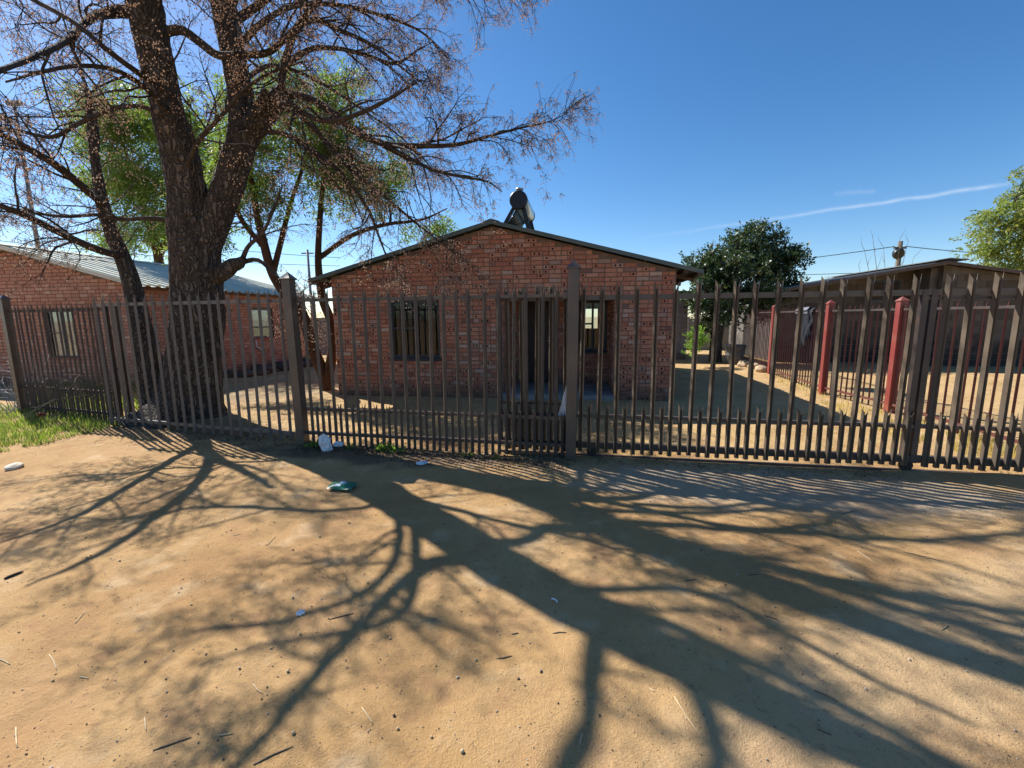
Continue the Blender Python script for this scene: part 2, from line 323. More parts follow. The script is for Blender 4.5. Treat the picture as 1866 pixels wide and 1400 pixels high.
M = dict(
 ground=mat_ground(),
 brick=mat_brick('fired_brick', [(0, (.38, .135, .08)), (.2, (.52, .215, .13)), (.38, (.44, .165, .095)), (.55, (.56, .285, .18)), (.7, (.49, .20, .12)), (.82, (.37, .175, .12)), (.92, (.54, .37, .28)), (1, (.20, .095, .075))]),
 brick2=mat_brick('pale_brick', [(0, (.41, .18, .115)), (.4, (.52, .26, .175)), (.7, (.46, .21, .135)), (1, (.58, .36, .26))]),
 core=mat_plain('core_hole_shade', (.016, .011, .010), .95, .3),  # near-black lining: shade of deep holes put into the colour of shallow ones
 mortar=mat_plain('mortar', (.19, .125, .092), .95, .3, 5, .5, .006),
 sidebrick=mat_wall_brick('side_brick', (.40, .16, .10), (.33, .12, .08), (.22, .16, .12)),
 fence=mat_paint('brown_fence_paint', (.085, .066, .053), .36, .6), gatepaint=mat_paint('gate_paint', (.135, .103, .074), .38, .6),
 fence2=mat_paint('grey_brown_fence_paint', (.115, .10, .088), .42, .5),
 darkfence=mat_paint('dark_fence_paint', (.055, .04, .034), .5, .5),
 redfence=mat_paint('red_oxide_paint', (.12, .034, .028), .5, .3, (.12, .05, .03)),
 redpost=mat_paint('red_post_paint', (.23, .038, .029), .5, .2, (.14, .05, .03)),
 roofgreen=mat_paint('green_roof_sheet', (.085, .115, .10), .5, .3, (.2, .16, .12)),
 roofold=mat_paint('weathered_roof_sheet', (.62, .61, .50), .75, .4, (.26, .20, .15), .15),
 roofgrey=mat_paint('galvanised_sheet', (.15, .145, .135), .45, .5, (.2, .12, .08)),
 timber=mat_plain('rafter_timber', (.10, .07, .05), .85, .3, 12),
 steel=mat_paint('window_steel', (.022, .032, .042), .4, .1),
 sill=mat_plain('dark_sill', (.03, .032, .036), .7),
 glass=mat_glass('window_glass'),
 curtain=mat_plain('dark_curtain', (.018, .018, .022), .9, .3, 10),
 lace=mat_plain('pale_curtain', (.52, .55, .58), .9, .15, 14),
 plaster=mat_plain('interior_plaster', (.30, .29, .27), .9, .1, 2),
 concrete=mat_plain('concrete', (.25, .245, .23), .92, .3, 4, .5, .006),
 door=mat_plain('brown_door', (.035, .014, .010), .55, .3, 5),
 chrome=mat_plain('steel_handle', (.5, .5, .5), .3, .1, 5, 0, 0, 1),
 block=mat_block('cement_block'),
 blockmortar=mat_plain('block_mortar', (.12, .105, .09), .95, .3, 4),
 greyblock=mat_brick('grey_block', [(0, (.21, .215, .225)), (1, (.27, .275, .285))]),
 bark=mat_bark('furrowed_bark', (.075, .062, .052), (.15, .125, .105), (.24, .205, .172), fiss=17),
 twig=mat_bark('twig_bark', (.045, .035, .03), (.075, .06, .05), (.125, .10, .085), (1, 1, .5), 10),
 redbark=mat_bark('red_bark', (.06, .03, .016), (.105, .052, .026), (.15, .08, .04), (1, 1, .3), 8),
 berry=mat_leaf('dry_berry', [(0, (.56, .45, .36)), (.5, (.68, .57, .46)), (1, (.48, .35, .26))], .5, .5, .4, (1.6, 1.45, 1.3)),
 willow=mat_leaf('feathery_leaf', [(0, (.10, .15, .035)), (.5, (.15, .205, .05)), (.8, (.21, .245, .065)), (1, (.22, .18, .07))], .5, .5, .4, (1.7, 1.9, 1.1)),
 dense=mat_leaf('glossy_leaf', [(0, (.022, .045, .018)), (.6, (.040, .072, .026)), (.9, (.07, .10, .04)), (1, (.16, .12, .05))], .2, .45, .5),
 light=mat_leaf('pale_leaf', [(0, (.12, .17, .045)), (.6, (.19, .235, .06)), (1, (.30, .27, .08))], .4),
 bush=mat_leaf('bright_leaf', [(0, (.09, .18, .03)), (1, (.2, .32, .06))], .45),
 grass=mat_leaf('grass_blade', [(0, (.08, .14, .025)), (.6, (.13, .21, .04)), (.85, (.24, .27, .07)), (1, (.38, .32, .14))], .45),
 straw=mat_leaf('straw_blade', [(0, (.38, .30, .12)), (.7, (.52, .42, .20)), (1, (.22, .24, .07))], .4),
 litter=mat_leaf('dead_leaf', [(0, (.06, .04, .025)), (.5, (.12, .08, .05)), (.9, (.2, .15, .1)), (1, (.34, .28, .22))], .2, .8),
 stalk=mat_plain('dry_stalk', (.50, .38, .22), .8, .2, 20), darkstick=mat_plain('dark_stick', (.05, .035, .025), .85, .3, 20),
 stone=mat_plain('pale_stone', (.58, .49, .38), .9, .25, 9, .5, .006), pebble=mat_leaf('pebble', [(0, (.10, .07, .045)), (.5, (.26, .19, .12)), (1, (.45, .38, .3))], 0.0, .85),
 white=mat_plain('white_plastic', (.75, .76, .78), .45, .08, 8), paper=mat_plain('pale_paper', (.62, .70, .76), .6, .15, 12),
 greenplastic=mat_plain('green_plastic', (.01, .15, .085), .35, .25, 9), cloth=mat_plain('dark_cloth', (.016, .018, .026), .9, .3, 20), cloth2=mat_plain('grey_cloth', (.16, .16, .18), .9, .3, 20),
 black=mat_plain('black_enamel', (.012, .012, .014), .4, .2, 8), tank=mat_plain('tank_steel', (.55, .56, .52), .3, .1, 5, .1, .002, .6), tube=mat_plain('collector_tube', (.02, .025, .03), .15, .2, 4, 0),
 pole=mat_plain('grey_pole', (.22, .22, .23), .6, .2, 4), wood=mat_plain('pole_wood', (.14, .105, .075), .9, .3, 9), wire=mat_plain('cable', (.02, .02, .022), .6),
 rubblestone=mat_plain('rubble_stone', (.085, .066, .052), .95, .35, 7, .5, .008), tub=mat_plain('grey_tub', (.085, .085, .085), .8, .4, 6), pipe=mat_plain('white_pipe', (.62, .62, .60), .5, .2, 8), wheel=mat_plain('gate_wheel', (.02, .018, .016), .5, .3, 12), red=mat_plain('red_scrap', (.3, .03, .025), .6), gold=mat_plain('rubble', (.40, .29, .18), .92, .3, 8, .5, .008))

# ------------------------------------------------------------------ ground sheet
def graded(lo, hi, step, far):
    a = list(np.arange(lo, hi+1e-6, step)); d = step; b = [hi]; c = [lo]
    while b[-1] < far: d *= 1.22; b.append(b[-1]+d)
    d = step
    while c[-1] > -far: d *= 1.22; c.append(c[-1]-d)
    return np.array(sorted(c[1:])+a+b[1:])
gx = graded(-6.5, 6.5, .05, 900); gy = graded(.6, 9.0, .05, 900)
GX, GY = np.meshgrid(gx, gy); GZ = zg(GX, GY)
nx = len(gx); idx = np.arange(GX.size).reshape(GX.shape)
gq = np.stack([idx[:-1, :-1], idx[:-1, 1:], idx[1:, 1:], idx[1:, :-1]], -1).reshape(-1, 4)
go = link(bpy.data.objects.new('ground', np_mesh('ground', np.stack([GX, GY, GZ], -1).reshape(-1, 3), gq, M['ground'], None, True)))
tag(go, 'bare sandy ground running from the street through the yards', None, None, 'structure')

# ------------------------------------------------------------------ bricks
def unit_brick(holes=(), hw=.17, hh=.27):
    m = MB(); a, b, y0, y1, ym = .035, .07, -.012, .03, -.007
    o = [(0, 0), (1, 0), (1, 1), (0, 1)]; i = [(a, b), (1-a, b), (1-a, 1-b), (a, 1-b)]
    v = [(x, y1, z) for x, z in o]+[(x, ym, z) for x, z in o]+[(x, y0, z) for x, z in i]
    f = [(k, (k+1) % 4, 4+(k+1) % 4, 4+k) for k in range(4)]+[(4+k, 4+(k+1) % 4, 8+(k+1) % 4, 8+k) for k in range(4)]
    m.add(v, f)
    xs = [a]; 
    for c in holes: xs += [c-hw, c+hw]
    xs.append(1-a)
    for k in range(len(xs)-1):
        x0, x1 = xs[k], xs[k+1]
        if k % 2 == 0: m.add([(x0, y0, b), (x1, y0, b), (x1, y0, 1-b), (x0, y0, 1-b)], [(0, 1, 2, 3)])
        else:
            z0, z1_ = .5-hh, .5+hh
            for p, q in ((b, z0), (z1_, 1-b)): m.add([(x0, y0, p), (x1, y0, p), (x1, y0, q), (x0, y0, q)], [(0, 1, 2, 3)])
            yb = -.0015
            m.add([(x0, y0, z0), (x1, y0, z0), (x1, y0, z1_), (x0, y0, z1_), (x0, yb, z0), (x1, yb, z0), (x1, yb, z1_), (x0, yb, z1_)],
                  [(0, 1, 5, 4), (1, 2, 6, 5), (2, 3, 7, 6), (3, 0, 4, 7), (4, 5, 6, 7)], 1)
    return m
UB = [unit_brick(), unit_brick((.5,)), unit_brick((.26,), .08), unit_brick((.3, .72), .075)]
class Bricks:
    def __init__(s, parent, mats, name='brick'): s.p = parent; s.l = []; s.mats = mats; s.name = name
    def wall(s, org, rz, x0, x1, z0, ztop, openings=(), bl=.220, bh=.070, j=.015, prio=0.0, hole=.36, head=.40):
        ca, sa = math.cos(rz), math.sin(rz); k = 0; z = z0+j
        while z+bh < 4.2:
            cuts = [(a, b) for a, b, c, d in openings if c < z+bh+.004 and d > z-.004]
            x = x0+(0 if k % 2 else -.5*bl); k += 1
            while x < x1:
                L = bl if random.random() > head else (bl-j)/2
                a, b = max(x, x0), min(x+L, x1); x += L+j
                segs = [(a, b)]
                for c, d in cuts:
                    segs = [t for p, q in segs for t in ((p, min(q, c-.004)), (max(p, d+.004), q)) if t[1]-t[0] > .03]
                for p, q in segs:
                    if q-p < .035 or ztop(p) < z+bh+.004 or ztop(q) < z+bh+.004: continue
                    v = 0; short = q-p < .15
                    if random.random() < hole: v = 1 if short else random.choice((0, 0, 2, 2, 3))
                    jz = random.uniform(-.0015, .0015); jy = random.uniform(-.003, .002)
                    s.l.append((org[0]+ca*p-sa*jy, org[1]+sa*p+ca*jy, z+jz, rz, q-p, bh, v, prio+z+random.random()*.001))
            z += bh+j
    def emit(s, n=300):
        s.l.sort(key=lambda t: -t[7]); ms = [m.mesh(s.name, s.mats) for m in UB]
        for X, Y, Z, rz, L, h, v, _ in s.l[:n]:
            copy_of(ms[v], s.name, s.p, (X, Y, Z), (0, 0, rz), (L, 1, h))
        if len(s.l) > n:
            J = MB()
            for X, Y, Z, rz, L, h, v, _ in s.l[n:]:
                ca, sa = math.cos(rz), math.sin(rz); u = UB[v]; b = len(J.v); r = random.random()
                J.v.extend([(X+ca*x*L-sa*y, Y+sa*x*L+ca*y, Z+zz*h) for x, y, zz in u.v])
                J.f.extend([tuple(b+i for i in f) for f in u.f]); J.m.extend(u.m); J.rnd.extend([r]*len(u.f)); J.smooth.extend(u.smooth)
            J.build(s.name+'work', s.mats, s.p, None, 'stuff')

def window(parent, org, rz, x0, x1, z0, z1_, mull=(), trans=(), y=.07, fw=.045, glass=True, bars=0, name='window', label=None, mat='steel'):
    """steel window in a wall's opening: org/rz place the wall line; mull = x of mullions, trans = (xa, xb, z)"""
    w = MB()
    def bx(a, b, c, d, ya, yb, m=w): m.box(a, b, ya, yb, c, d)
    bx(x0, x1, z0, z0+fw, y, y+.05); bx(x0, x1, z1_-fw, z1_, y, y+.05)
    bx(x0, x0+fw, z0+fw, z1_-fw, y+.001, y+.049); bx(x1-fw, x1, z0+fw, z1_-fw, y+.001, y+.049)
    for c in mull: bx(c-fw/2, c+fw/2, z0+fw, z1_-fw, y+.002, y+.048)
    for a, b, c in trans: bx(a, b, c-fw*.4, c+fw*.4, y+.004, y+.046)
    o = w.build(name, M[mat], parent, label); o.location = (org[0], org[1], 0); o.rotation_euler = (0, 0, rz)
    edges = [x0]+list(mull)+[x1]
    if glass:
        for a, b in zip(edges[:-1], edges[1:]):
            zs = [z0]+sorted(c for p, q, c in trans if p < (a+b)/2 < q)+[z1_]
            for c, d in zip(zs[:-1], zs[1:]):
                g = MB(); g.box(a+.01, b-.01, y+.022, y+.027, c+.01, d-.01); g.build('pane', M['glass'], o)
    if bars:
        for i in range(bars):
            x = x0+(x1-x0)*(i+.5)/bars
            bb = MB(); bb.tube([(x, y+.075, z0+.02), (x, y+.075, z1_-.02)], .006, 5)
            for zc in (.3, .62): 
                zz = z0+(z1_-z0)*zc; r = .035
                bb.tube([(x+r*math.cos(t), y+.075, zz+r*1.5*math.sin(t)) for t in np.linspace(0, 2*math.pi, 9)], .004, 4, 0, False)
            bb.build('burglar_bar', M['steel'], o)
    return o

def sheets(parent, xr, zr, xe, ze, y0, y1, mat, wid=.76, pitch=.152, amp=.028, name='roof_sheet', back=0.0):
    """profiled roof sheets from ridge line (xr,zr) to eave (xe,ze), laid side by side along y"""
    n = max(1, int(round((y1-y0)/wid))); wid = (y1-y0)/n
    for k in range(n):
        m = MB(); prof = []; y = 0.0; w = wid+.03 if k < n-1 else wid
        while y < w-1e-4:
            for dy, h in ((0, 0), (.45, 0), (.55, 1), (.85, 1), (.95, 0)):
                if y+dy*pitch < w: prof.append((y+dy*pitch, h*amp))
            y += pitch
        prof.append((w, 0))
        lift = .003*(k % 2)
        rows = 5; vs = []
        for i in range(rows):
            t = i/(rows-1); 
            for yy, h in prof: vs.append((xr+(xe-xr)*t, y0+k*wid+yy, zr+(ze-zr)*t+h+lift))
        q = len(prof); fs = [(i*q+a, i*q+a+1, (i+1)*q+a+1, (i+1)*q+a) for i in range(rows-1) for a in range(q-1)]
        m.add(vs, fs).build(name, M[mat], parent)

HA = R_(-9); e1 = np.array([math.cos(HA), math.sin(HA), 0]); e2 = np.array([-math.sin(HA), math.cos(HA), 0])
HR = G(1222, 732); HR[2] = 0
def HL(u, v, off=0.0, o=None, n=None, a=None):
    o = HR if o is None else o; n = e2 if n is None else n; a = e1 if a is None else a
    q = PL(u, v, o+n*off, n); return float((q-o)@a), float(q[2])
HW = 6.95; XM = -HW/2
def roofz(x): return 3.405-.262*abs(x-XM)

# ------------------------------------------------------------------ the brick house in the middle
house = thing('brick_house', 'red brick gable house with recessed porch behind the middle of the fence', 'house', HR, HA)
wx0, wz1 = HL(708, 548); wx1, wz0 = HL(803, 654); px0, _ = HL(916, 600); px1, _ = HL(1120, 600); wz1 = 2.0
D = 6.6
w = MB()
w.box(-HW, wx0, 0, .22, -.1, 2.0); w.box(wx0, wx1, 0, .22, -.1, wz0); w.box(wx1, px0, 0, .22, -.1, 2.0); w.box(px1, 0, 0, .22, -.1, 2.0)
w.prism([(-HW, 2.0), (0, 2.0), (0, roofz(0)), (XM, roofz(XM)), (-HW, roofz(-HW))], 0, .22)
w.build('wall', M['mortar'], house, 'mortar bed of the front gable wall')
PB = 1.5                                                   # porch depth
dx0, _ = HL(955, 548, PB); dx1, _ = HL(1012, 548, PB); vx0, _ = HL(1052, 548, PB); vx1 = px1-.06; vz0 = HL(1117, 640, PB)[1]
w = MB()                                                   # porch: back wall with door and window openings, cheeks
w.box(px0, dx0, PB, PB+.2, .0, 2.3); w.box(dx0, dx1, PB, PB+.2, 2.05, 2.3); w.box(dx1, vx0, PB, PB+.2, 0, 2.3)
w.box(vx0, vx1, PB, PB+.2, 0, vz0); w.box(vx0, vx1, PB, PB+.2, 2.0, 2.3); w.box(vx1, px1, PB, PB+.2, 0, 2.3)
w.box(px0-.2, px0, .22, PB+.2, 0, 2.3); w.box(px1, px1+.2, .22, PB+.2, 0, 2.3)
w.build('porch_wall', M['mortar'], house)
MB().box(px0-.1, px1+.1, .22, PB+.1, 2.3, 2.34).build('porch_ceiling', M['plaster'], house)
MB().box(px0-.02, px1+.02, -.14, PB+.05, -.05, .11).build('porch_step', M['concrete'], house, 'grey concrete porch slab')
w = MB()                                                   # side and back walls with two rear windows, floor
w.box(-HW, -HW+.22, .22, D, -.1, roofz(0)); w.box(-.22, 0, .22, D, -.1, roofz(0))
for a, b, c, d in ((-HW+.22, -6.0, -.1, 2.5), (-6.0, -5.0, -.1, 2.5), (-5.0, -1.75, -.1, 2.5), (-1.75, -1.2, -.1, 1.25), (-1.75, -1.2, 1.9, 2.5), (-1.2, -.22, -.1, 2.5)):
    w.box(a, b, D-.22, D-.001, c, d)
w.prism([(-HW+.22, 2.5), (-.22, 2.5), (-.22, roofz(-.22)), (XM, roofz(XM)), (-HW+.22, roofz(-.22))], D-.22, D-.001)
w.build('rear_wall', M['sidebrick'], house)
MB().box(-HW+.22, -.22, .22, D-.22, -.06, .04).build('floor_slab', M['concrete'], house)
MB().box(-HW+.2, -.2, .2, D-.2, 2.345, 2.38).build('ceiling', M['plaster'], house)
MB().box(-3.75, -3.65, .3, D-.22, .04, 2.6).build('partition', M['plaster'], house)
br = Bricks(house, [M['brick'], M['core']])
br.wall((0, 0), 0, -HW, 0, 0.0, roofz, [(wx0, wx1, wz0, 2.0), (px0, px1, -1, 2.0)], prio=10)
br.wall((0, PB), 0, px0, px1, .10, lambda x: 2.3, [(dx0, dx1, 0, 2.05), (vx0, vx1, vz0, 2.0)])
br.wall((px0, 0), R_(90), .02, PB, .10, lambda x: 2.3)
br.wall((px1, PB), R_(-90), 0, PB-.02, .10, lambda x: 2.3)
br.emit()
# steel windows
xm = wx0+(wx1-wx0)*.5
wo = window(house, (0, 0), 0, wx0+.003, wx1-.003, wz0+.02, wz1-.003, (xm,), ((wx0, xm, wz0+(wz1-wz0)*.53),), .06, .05, label='dark steel window with drawn dark curtain beside the porch')
c = MB(); n = 26                                             # curtain pulled to the left of the right light
cv = []
for i in range(n+1):
    for t in (0, .35, 1): 
        xx = wx0+.02+(wx1-wx0-.04)*i/n*(.80+.12*t); cv.append((xx, .30+.025*math.sin(i*1.9)+.01*t, wz0+(wz1-wz0)*t))
c.add(cv, [(i*3+a, (i+1)*3+a, (i+1)*3+a+1, i*3+a+1) for i in range(n) for a in (0, 1)], 0, 0, True).build('curtain', M['curtain'], wo)
MB().box(wx0-.03, wx1+.03, -.035, .10, wz0-.05, wz0+.018).build('window_sill', M['sill'], house)
wo2 = window(house, (0, PB), 0, vx0+.003, vx1-.003, vz0+.02, 1.997, (vx0+(vx1-vx0)*.52,), ((vx0, vx0+(vx1-vx0)*.52, vz0+.62),), .06, .05, label='dark steel window on the porch')
MB().box(vx0-.02, vx1+.02, PB-.03, PB+.10, vz0-.04, vz0+.018).build('window_sill', M['sill'], house)
dm = MB(); dm.box(dx0, dx0+.05, PB+.04, PB+.13, .11, 2.05); dm.box(dx1-.05, dx1, PB+.04, PB+.13, .11, 2.05); dm.box(dx0+.05, dx1-.05, PB+.04, PB+.13, 2.0, 2.05)
dm.build('door_frame', M['steel'], house)
dd = MB(); dd.box(dx0+.05, dx1-.05, PB+.07, PB+.11, .12, 2.0)
for zc in (.2, .82, 1.44):
    for s_ in (0, 1):
        a = dx0+.10+s_*((dx1-dx0-.1)/2); b = a+(dx1-dx0-.1)/2-.08; dd.box(a, b, PB+.058, PB+.075, zc, zc+.5)
door = dd.build('door', M['door'], house, 'dark brown panelled front door')
hm = MB(); hm.box(dx1-.14, dx1-.11, PB+.045, PB+.07, 1.0, 1.16); hm.tube([(dx1-.125, PB+.05, 1.1), (dx1-.125, PB+.02, 1.1), (dx1-.22, PB+.018, 1.1)], .009, 6); hm.build('handle', M['chrome'], door)
# roof
ZR = 3.455; EX = HW/2+.44; ZE = ZR-.262*EX
for s_ in (-1, 1): sheets(house, XM, ZR, XM+s_*EX, ZE, -.14, D+.15, 'roofgreen')
for s_ in (-1, 1):
    for yy in (-.155, D+.152):
        v = MB(); v.add([(XM, yy, ZR-.035), (XM+s_*EX, yy, ZE-.035), (XM+s_*EX, yy, ZE+.04), (XM, yy, ZR+.04), (XM, yy+.012, ZR-.035), (XM+s_*EX, yy+.012, ZE-.035), (XM+s_*EX, yy+.012, ZE+.04), (XM, yy+.012, ZR+.04)],
              [(0, 1, 2, 3), (7, 6, 5, 4), (0, 4, 5, 1), (1, 5, 6, 2), (2, 6, 7, 3), (3, 7, 4, 0)])
        v.build('verge_flashing', M['roofgreen'], house)
rc = MB(); rc.prism([(XM-.16, ZR-.005), (XM, ZR+.045), (XM+.16, ZR-.005), (XM+.16, ZR+.012), (XM, ZR+.062), (XM-.16, ZR+.012)], -.16, D+.16); rc.build('ridge_cap', M['roofgreen'], house)
for s_ in (-1, 1):
    for d_ in (.55, 1.7, 2.9, 3.62, EX-.06):
        x = XM+s_*d_; z = ZR-.262*d_; MB().box(x-.025, x+.025, -.10 if d_ > 3.6 else .02, D+.1, z-.085, z-.008).build('purlin', M['timber'], house)
for yy in np.linspace(.35, D-.3, 6):
    for s_ in (-1, 1):
        MB().bar((XM+s_*3.3, yy, ZR-.262*3.3-.12), (XM+s_*(EX-.04), yy, ZR-.262*(EX-.04)-.12), .05, .06).build('rafter_end', M['timber'], house)

# ------------------------------------------------------------------ solar water heater on the roof
gy0 = .75
def GL(u, v): x, z = HL(u, v, gy0); return x, z
tx, tz = GL(945, 365); tr = (GL(961, 365)[0]-GL(929, 365)[0])/2; TL = 1.45
gp = HR+e1*tx+e2*gy0; gp[2] = ZR-.262*abs(tx-XM)
gey = thing('solar_water_heater', 'black-ended solar water heater tank on legs on the ridge of the brick house', 'water heater', gp, HA)
tzl = tz-gp[2]
m = MB()
m.tube([(0, 0, tzl), (0, .02, tzl), (0, TL-.02, tzl), (0, TL, tzl)], [tr*.93, tr, tr, tr*.93], 28); m.build('tank', M['tank'], gey)
m = MB(); m.tube([(0, -.035, tzl), (0, -.025, tzl), (0, .045, tzl)], [tr*.9, tr*1.03, tr*1.03], 28); ec = m.build('end_cap', M['black'], gey)
m = MB(); m.tube([(0, TL-.045, tzl), (0, TL+.03, tzl)], tr*1.03, 28); m.build('end_cap', M['black'], gey)
m = MB(); m.tube([(0, .16, tzl+tr*.95), (0, .16, tzl+tr+.06)], .07, 12); m.tube([(0, .16, tzl+tr+.06), (0, .16, tzl+tr+.085)], .085, 12); m.build('header_cap', M['chrome'], gey)
fx = GL(918, 411)[0]-tx; bx_ = GL(966, 415)[0]-tx
fz_ = (ZR-.262*abs(tx+fx-XM))-gp[2]; bz_ = (ZR-.262*abs(tx+bx_-XM))-gp[2]
for yy in (.08, TL-.08):
    m = MB(); m.bar((-tr*.55, yy, tzl-tr*.6), (fx-.06, yy, fz_+.06), .05, .07); m.bar((tr*.45, yy, tzl-tr*.6), (bx_, yy, bz_+.05), .05, .09)
    m.bar((-tr*.6, yy, tzl-tr*.75), (tr*.6, yy, tzl-tr*.75), .05, .06); m.build('leg_frame', M['black'], gey)
MB().bar((fx-.05, .0, fz_+.06), (fx-.05, TL, fz_+.06), .06, .05).build('foot_rail', M['tank'], gey)
MB().bar((bx_, .0, bz_+.06), (bx_, TL, bz_+.06), .05, .04).build('foot_rail', M['black'], gey)
for k in range(12):
    yy = .12+k*(TL-.24)/11; MB().tube([(-tr*.2, yy, tzl-tr*.75), (fx+.02, yy, fz_+.09)], .026, 8).build('collector_tube', M['tube'], gey)

# ------------------------------------------------------------------ neighbour's brick house on the left
NR = CAM+ray(243, 521)*((2.46-1.65)/ray(243, 521)[2]); NR[2] = 0
nh = thing('neighbour_house', 'brick house with pale ribbed sheet roof on the left behind the big tree', 'house', NR, HA)
nw = lambda u, v: HL(u, v, 0, NR)
ax0, az1 = nw(76, 566); ax1, az0 = nw(146, 652)
def NS(u, v):
    q = PL(u, v, NR, e1); return float((q-NR)@e2), float(q[2])
sy0, sz1 = NS(458, 562); sy1, sz0 = NS(500, 614)
w = MB(); az1 = max(az1, 1.9)
w.box(-HW, ax0, 0, .22, -.1, az1); w.box(ax0, ax1, 0, .22, -.1, az0); w.box(ax1, 0, 0, .22, -.1, az1)
w.prism([(-HW, az1), (0, az1), (0, roofz(0)), (XM, roofz(XM)), (-HW, roofz(-HW))], 0, .22); w.build('wall', M['mortar'], nh)
w = MB(); w.box(-.22, 0, .22, sy0, -.1, 2.44); w.box(-.22, 0, sy0, sy1, -.1, sz0); w.box(-.22, 0, sy0, sy1, sz1, 2.44); w.box(-.22, 0, sy1, D, -.1, 2.44); w.build('side_wall', M['mortar'], nh)
w = MB(); w.box(-HW, -HW+.22, .22, D, -.1, 2.44); w.box(-HW+.22, -.22, D-.22, D-.01, -.1, 2.44); w.prism([(-HW+.22, 2.44), (-.22, 2.44), (-.22, roofz(-.22)), (XM, roofz(XM)), (-HW+.22, roofz(-.22))], D-.22, D-.01)
w.build('rear_wall', M['sidebrick'], nh)
br = Bricks(nh, [M['brick2'], M['core']])
br.wall((0, 0), 0, -HW, 0, 0.0, roofz, [(ax0, ax1, az0, az1)], prio=10, hole=.08, head=.12)
br.wall((0, 0), R_(90), .03, D, 0.0, lambda x: 2.44, [(sy0, sy1, sz0, sz1)], hole=.12, head=.15)
br.emit()
xm = (ax0+ax1)/2
wo = window(nh, (0, 0), 0, ax0+.003, ax1-.003, az0+.003, az1-.003, (xm,), ((ax0, xm, az0+(az1-az0)*.52),), .05, .04, bars=6, label='barred steel window with pale curtains')
c = MB(); n = 40; cv = []
for i in range(n+1):
    for t in (0, 1): cv.append((ax0+(ax1-ax0)*i/n, +.125+.012*math.sin(i*1.7), az0+(az1-az0)*t))
c.add(cv, [(i*2, i*2+2, i*2+3, i*2+1) for i in range(n)], 0, 0, True).build('curtain', M['lace'], wo)
MB().box(ax0-.03, ax1+.03, -.04, .06, az0-.05, az0).build('window_sill', M['sidebrick'], nh)
wo = window(nh, (0, 0), R_(90), sy0+.003, sy1-.003, sz0+.003, sz1-.003, (), ((sy0, sy1, sz0+(sz1-sz0)*.36),), .05, .05, label='small dark steel window with open white-curtained vent')
MB().box(sy0+.03, sy1-.03, .11, .118, sz0+(sz1-sz0)*.4, sz1).build('curtain', M['lace'], wo)
MB().box(-.06, .035, sy0-.05, sy1+.05, sz0-.07, sz0).build('window_sill', M['red'], nh)
m = MB(); m.tube([(.06, sy0-.02, sz0-.05), (.06, sy0+.01, .75), (.06, sy0+.25, .62), (.06, sy0+.32, .1)], .022, 8); m.build('waste_pipe', M['pipe'], nh)
for s_ in (-1, 1): sheets(nh, XM, ZR, XM+s_*EX, ZE, -.2, D+.15, 'roofold', amp=.05, pitch=.253)
for s_ in (-1, 1):
    v = MB(); yy = -.215
    v.add([(XM, yy, ZR-.05), (XM+s_*EX, yy, ZE-.05), (XM+s_*EX, yy, ZE+.045), (XM, yy, ZR+.045), (XM, yy+.012, ZR-.05), (XM+s_*EX, yy+.012, ZE-.05), (XM+s_*EX, yy+.012, ZE+.045), (XM, yy+.012, ZR+.045)],
          [(0, 1, 2, 3), (7, 6, 5, 4), (0, 4, 5, 1), (1, 5, 6, 2), (2, 6, 7, 3), (3, 7, 4, 0)]); v.build('verge_flashing', M['roofold'], nh)
rc = MB(); rc.prism([(XM-.18, ZR+.01), (XM, ZR+.06), (XM+.18, ZR+.01), (XM+.18, ZR+.03), (XM, ZR+.08), (XM-.18, ZR+.03)], -.2, D+.15); rc.build('ridge_cap', M['roofold'], nh)
for d_ in (1.7, 3.62): MB().box(XM+d_-.025, XM+d_+.025, .02, D+.1, ZR-.262*d_-.085, ZR-.262*d_-.008).build('purlin', M['timber'], nh)

# ------------------------------------------------------------------ cement block house far right
BP = G(1690, 667); BP[2] = 0
def BLk(u, v): return HL(u, v, 0, BP)
bap = BLk(1690, 479)[1]; bl_ = BLk(1442, 560)[0]; bzl = BLk(1466, 520)[1]; sl = (bap-bzl)/abs(BLk(1466, 520)[0])
bh_ = thing('block_house', 'low grey cement block house with sheet roof on the far right', 'house', BP, HA)
BWr = 5.4; btop = lambda x: bap-.06-(sl if x < 0 else .17)*abs(x)
w = MB(); w.prism([(.1, -.1), (BWr, -.1), (BWr, btop(BWr)), (.1, btop(0.1))], .02, .22); w.build('wall', M['blockmortar'], bh_)
w = MB(); w.box(bl_, .1, 1.0, 1.2, -.1, 2.2); w.prism([(bl_, 2.2), (.1, 2.2), (.1, btop(.1)), (bl_, btop(bl_))], 1.0, 1.2)
w.box(-.1, .1, .22, 1.0, -.1, btop(.1)-.05); w.build('porch_wall', M['blockmortar'], bh_)
w = MB(); w.box(bl_, bl_+.2, 1.2, 6, -.1, btop(bl_)-.02); w.box(BWr-.2, BWr, .22, 6, -.1, btop(BWr)-.02); w.box(bl_+.2, BWr-.2, 5.8, 6, -.1, 2.2); w.build('rear_wall', M['blockmortar'], bh_)
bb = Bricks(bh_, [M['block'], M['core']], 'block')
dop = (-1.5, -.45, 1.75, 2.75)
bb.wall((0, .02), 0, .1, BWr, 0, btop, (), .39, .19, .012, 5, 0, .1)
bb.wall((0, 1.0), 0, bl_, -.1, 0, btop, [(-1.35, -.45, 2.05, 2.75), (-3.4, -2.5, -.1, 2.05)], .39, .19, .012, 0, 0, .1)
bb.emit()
window(bh_, (0, 1.0), 0, -1.35, -.45, 2.06, 2.75, (-.9,), (), -.03, .05, glass=False)
MB().box(-1.34, -.46, .985, .997, 2.07, 2.74).build('unlit_window', M['darkstick'], bh_)  # dark panel in place of glass, standing in for the unlit window
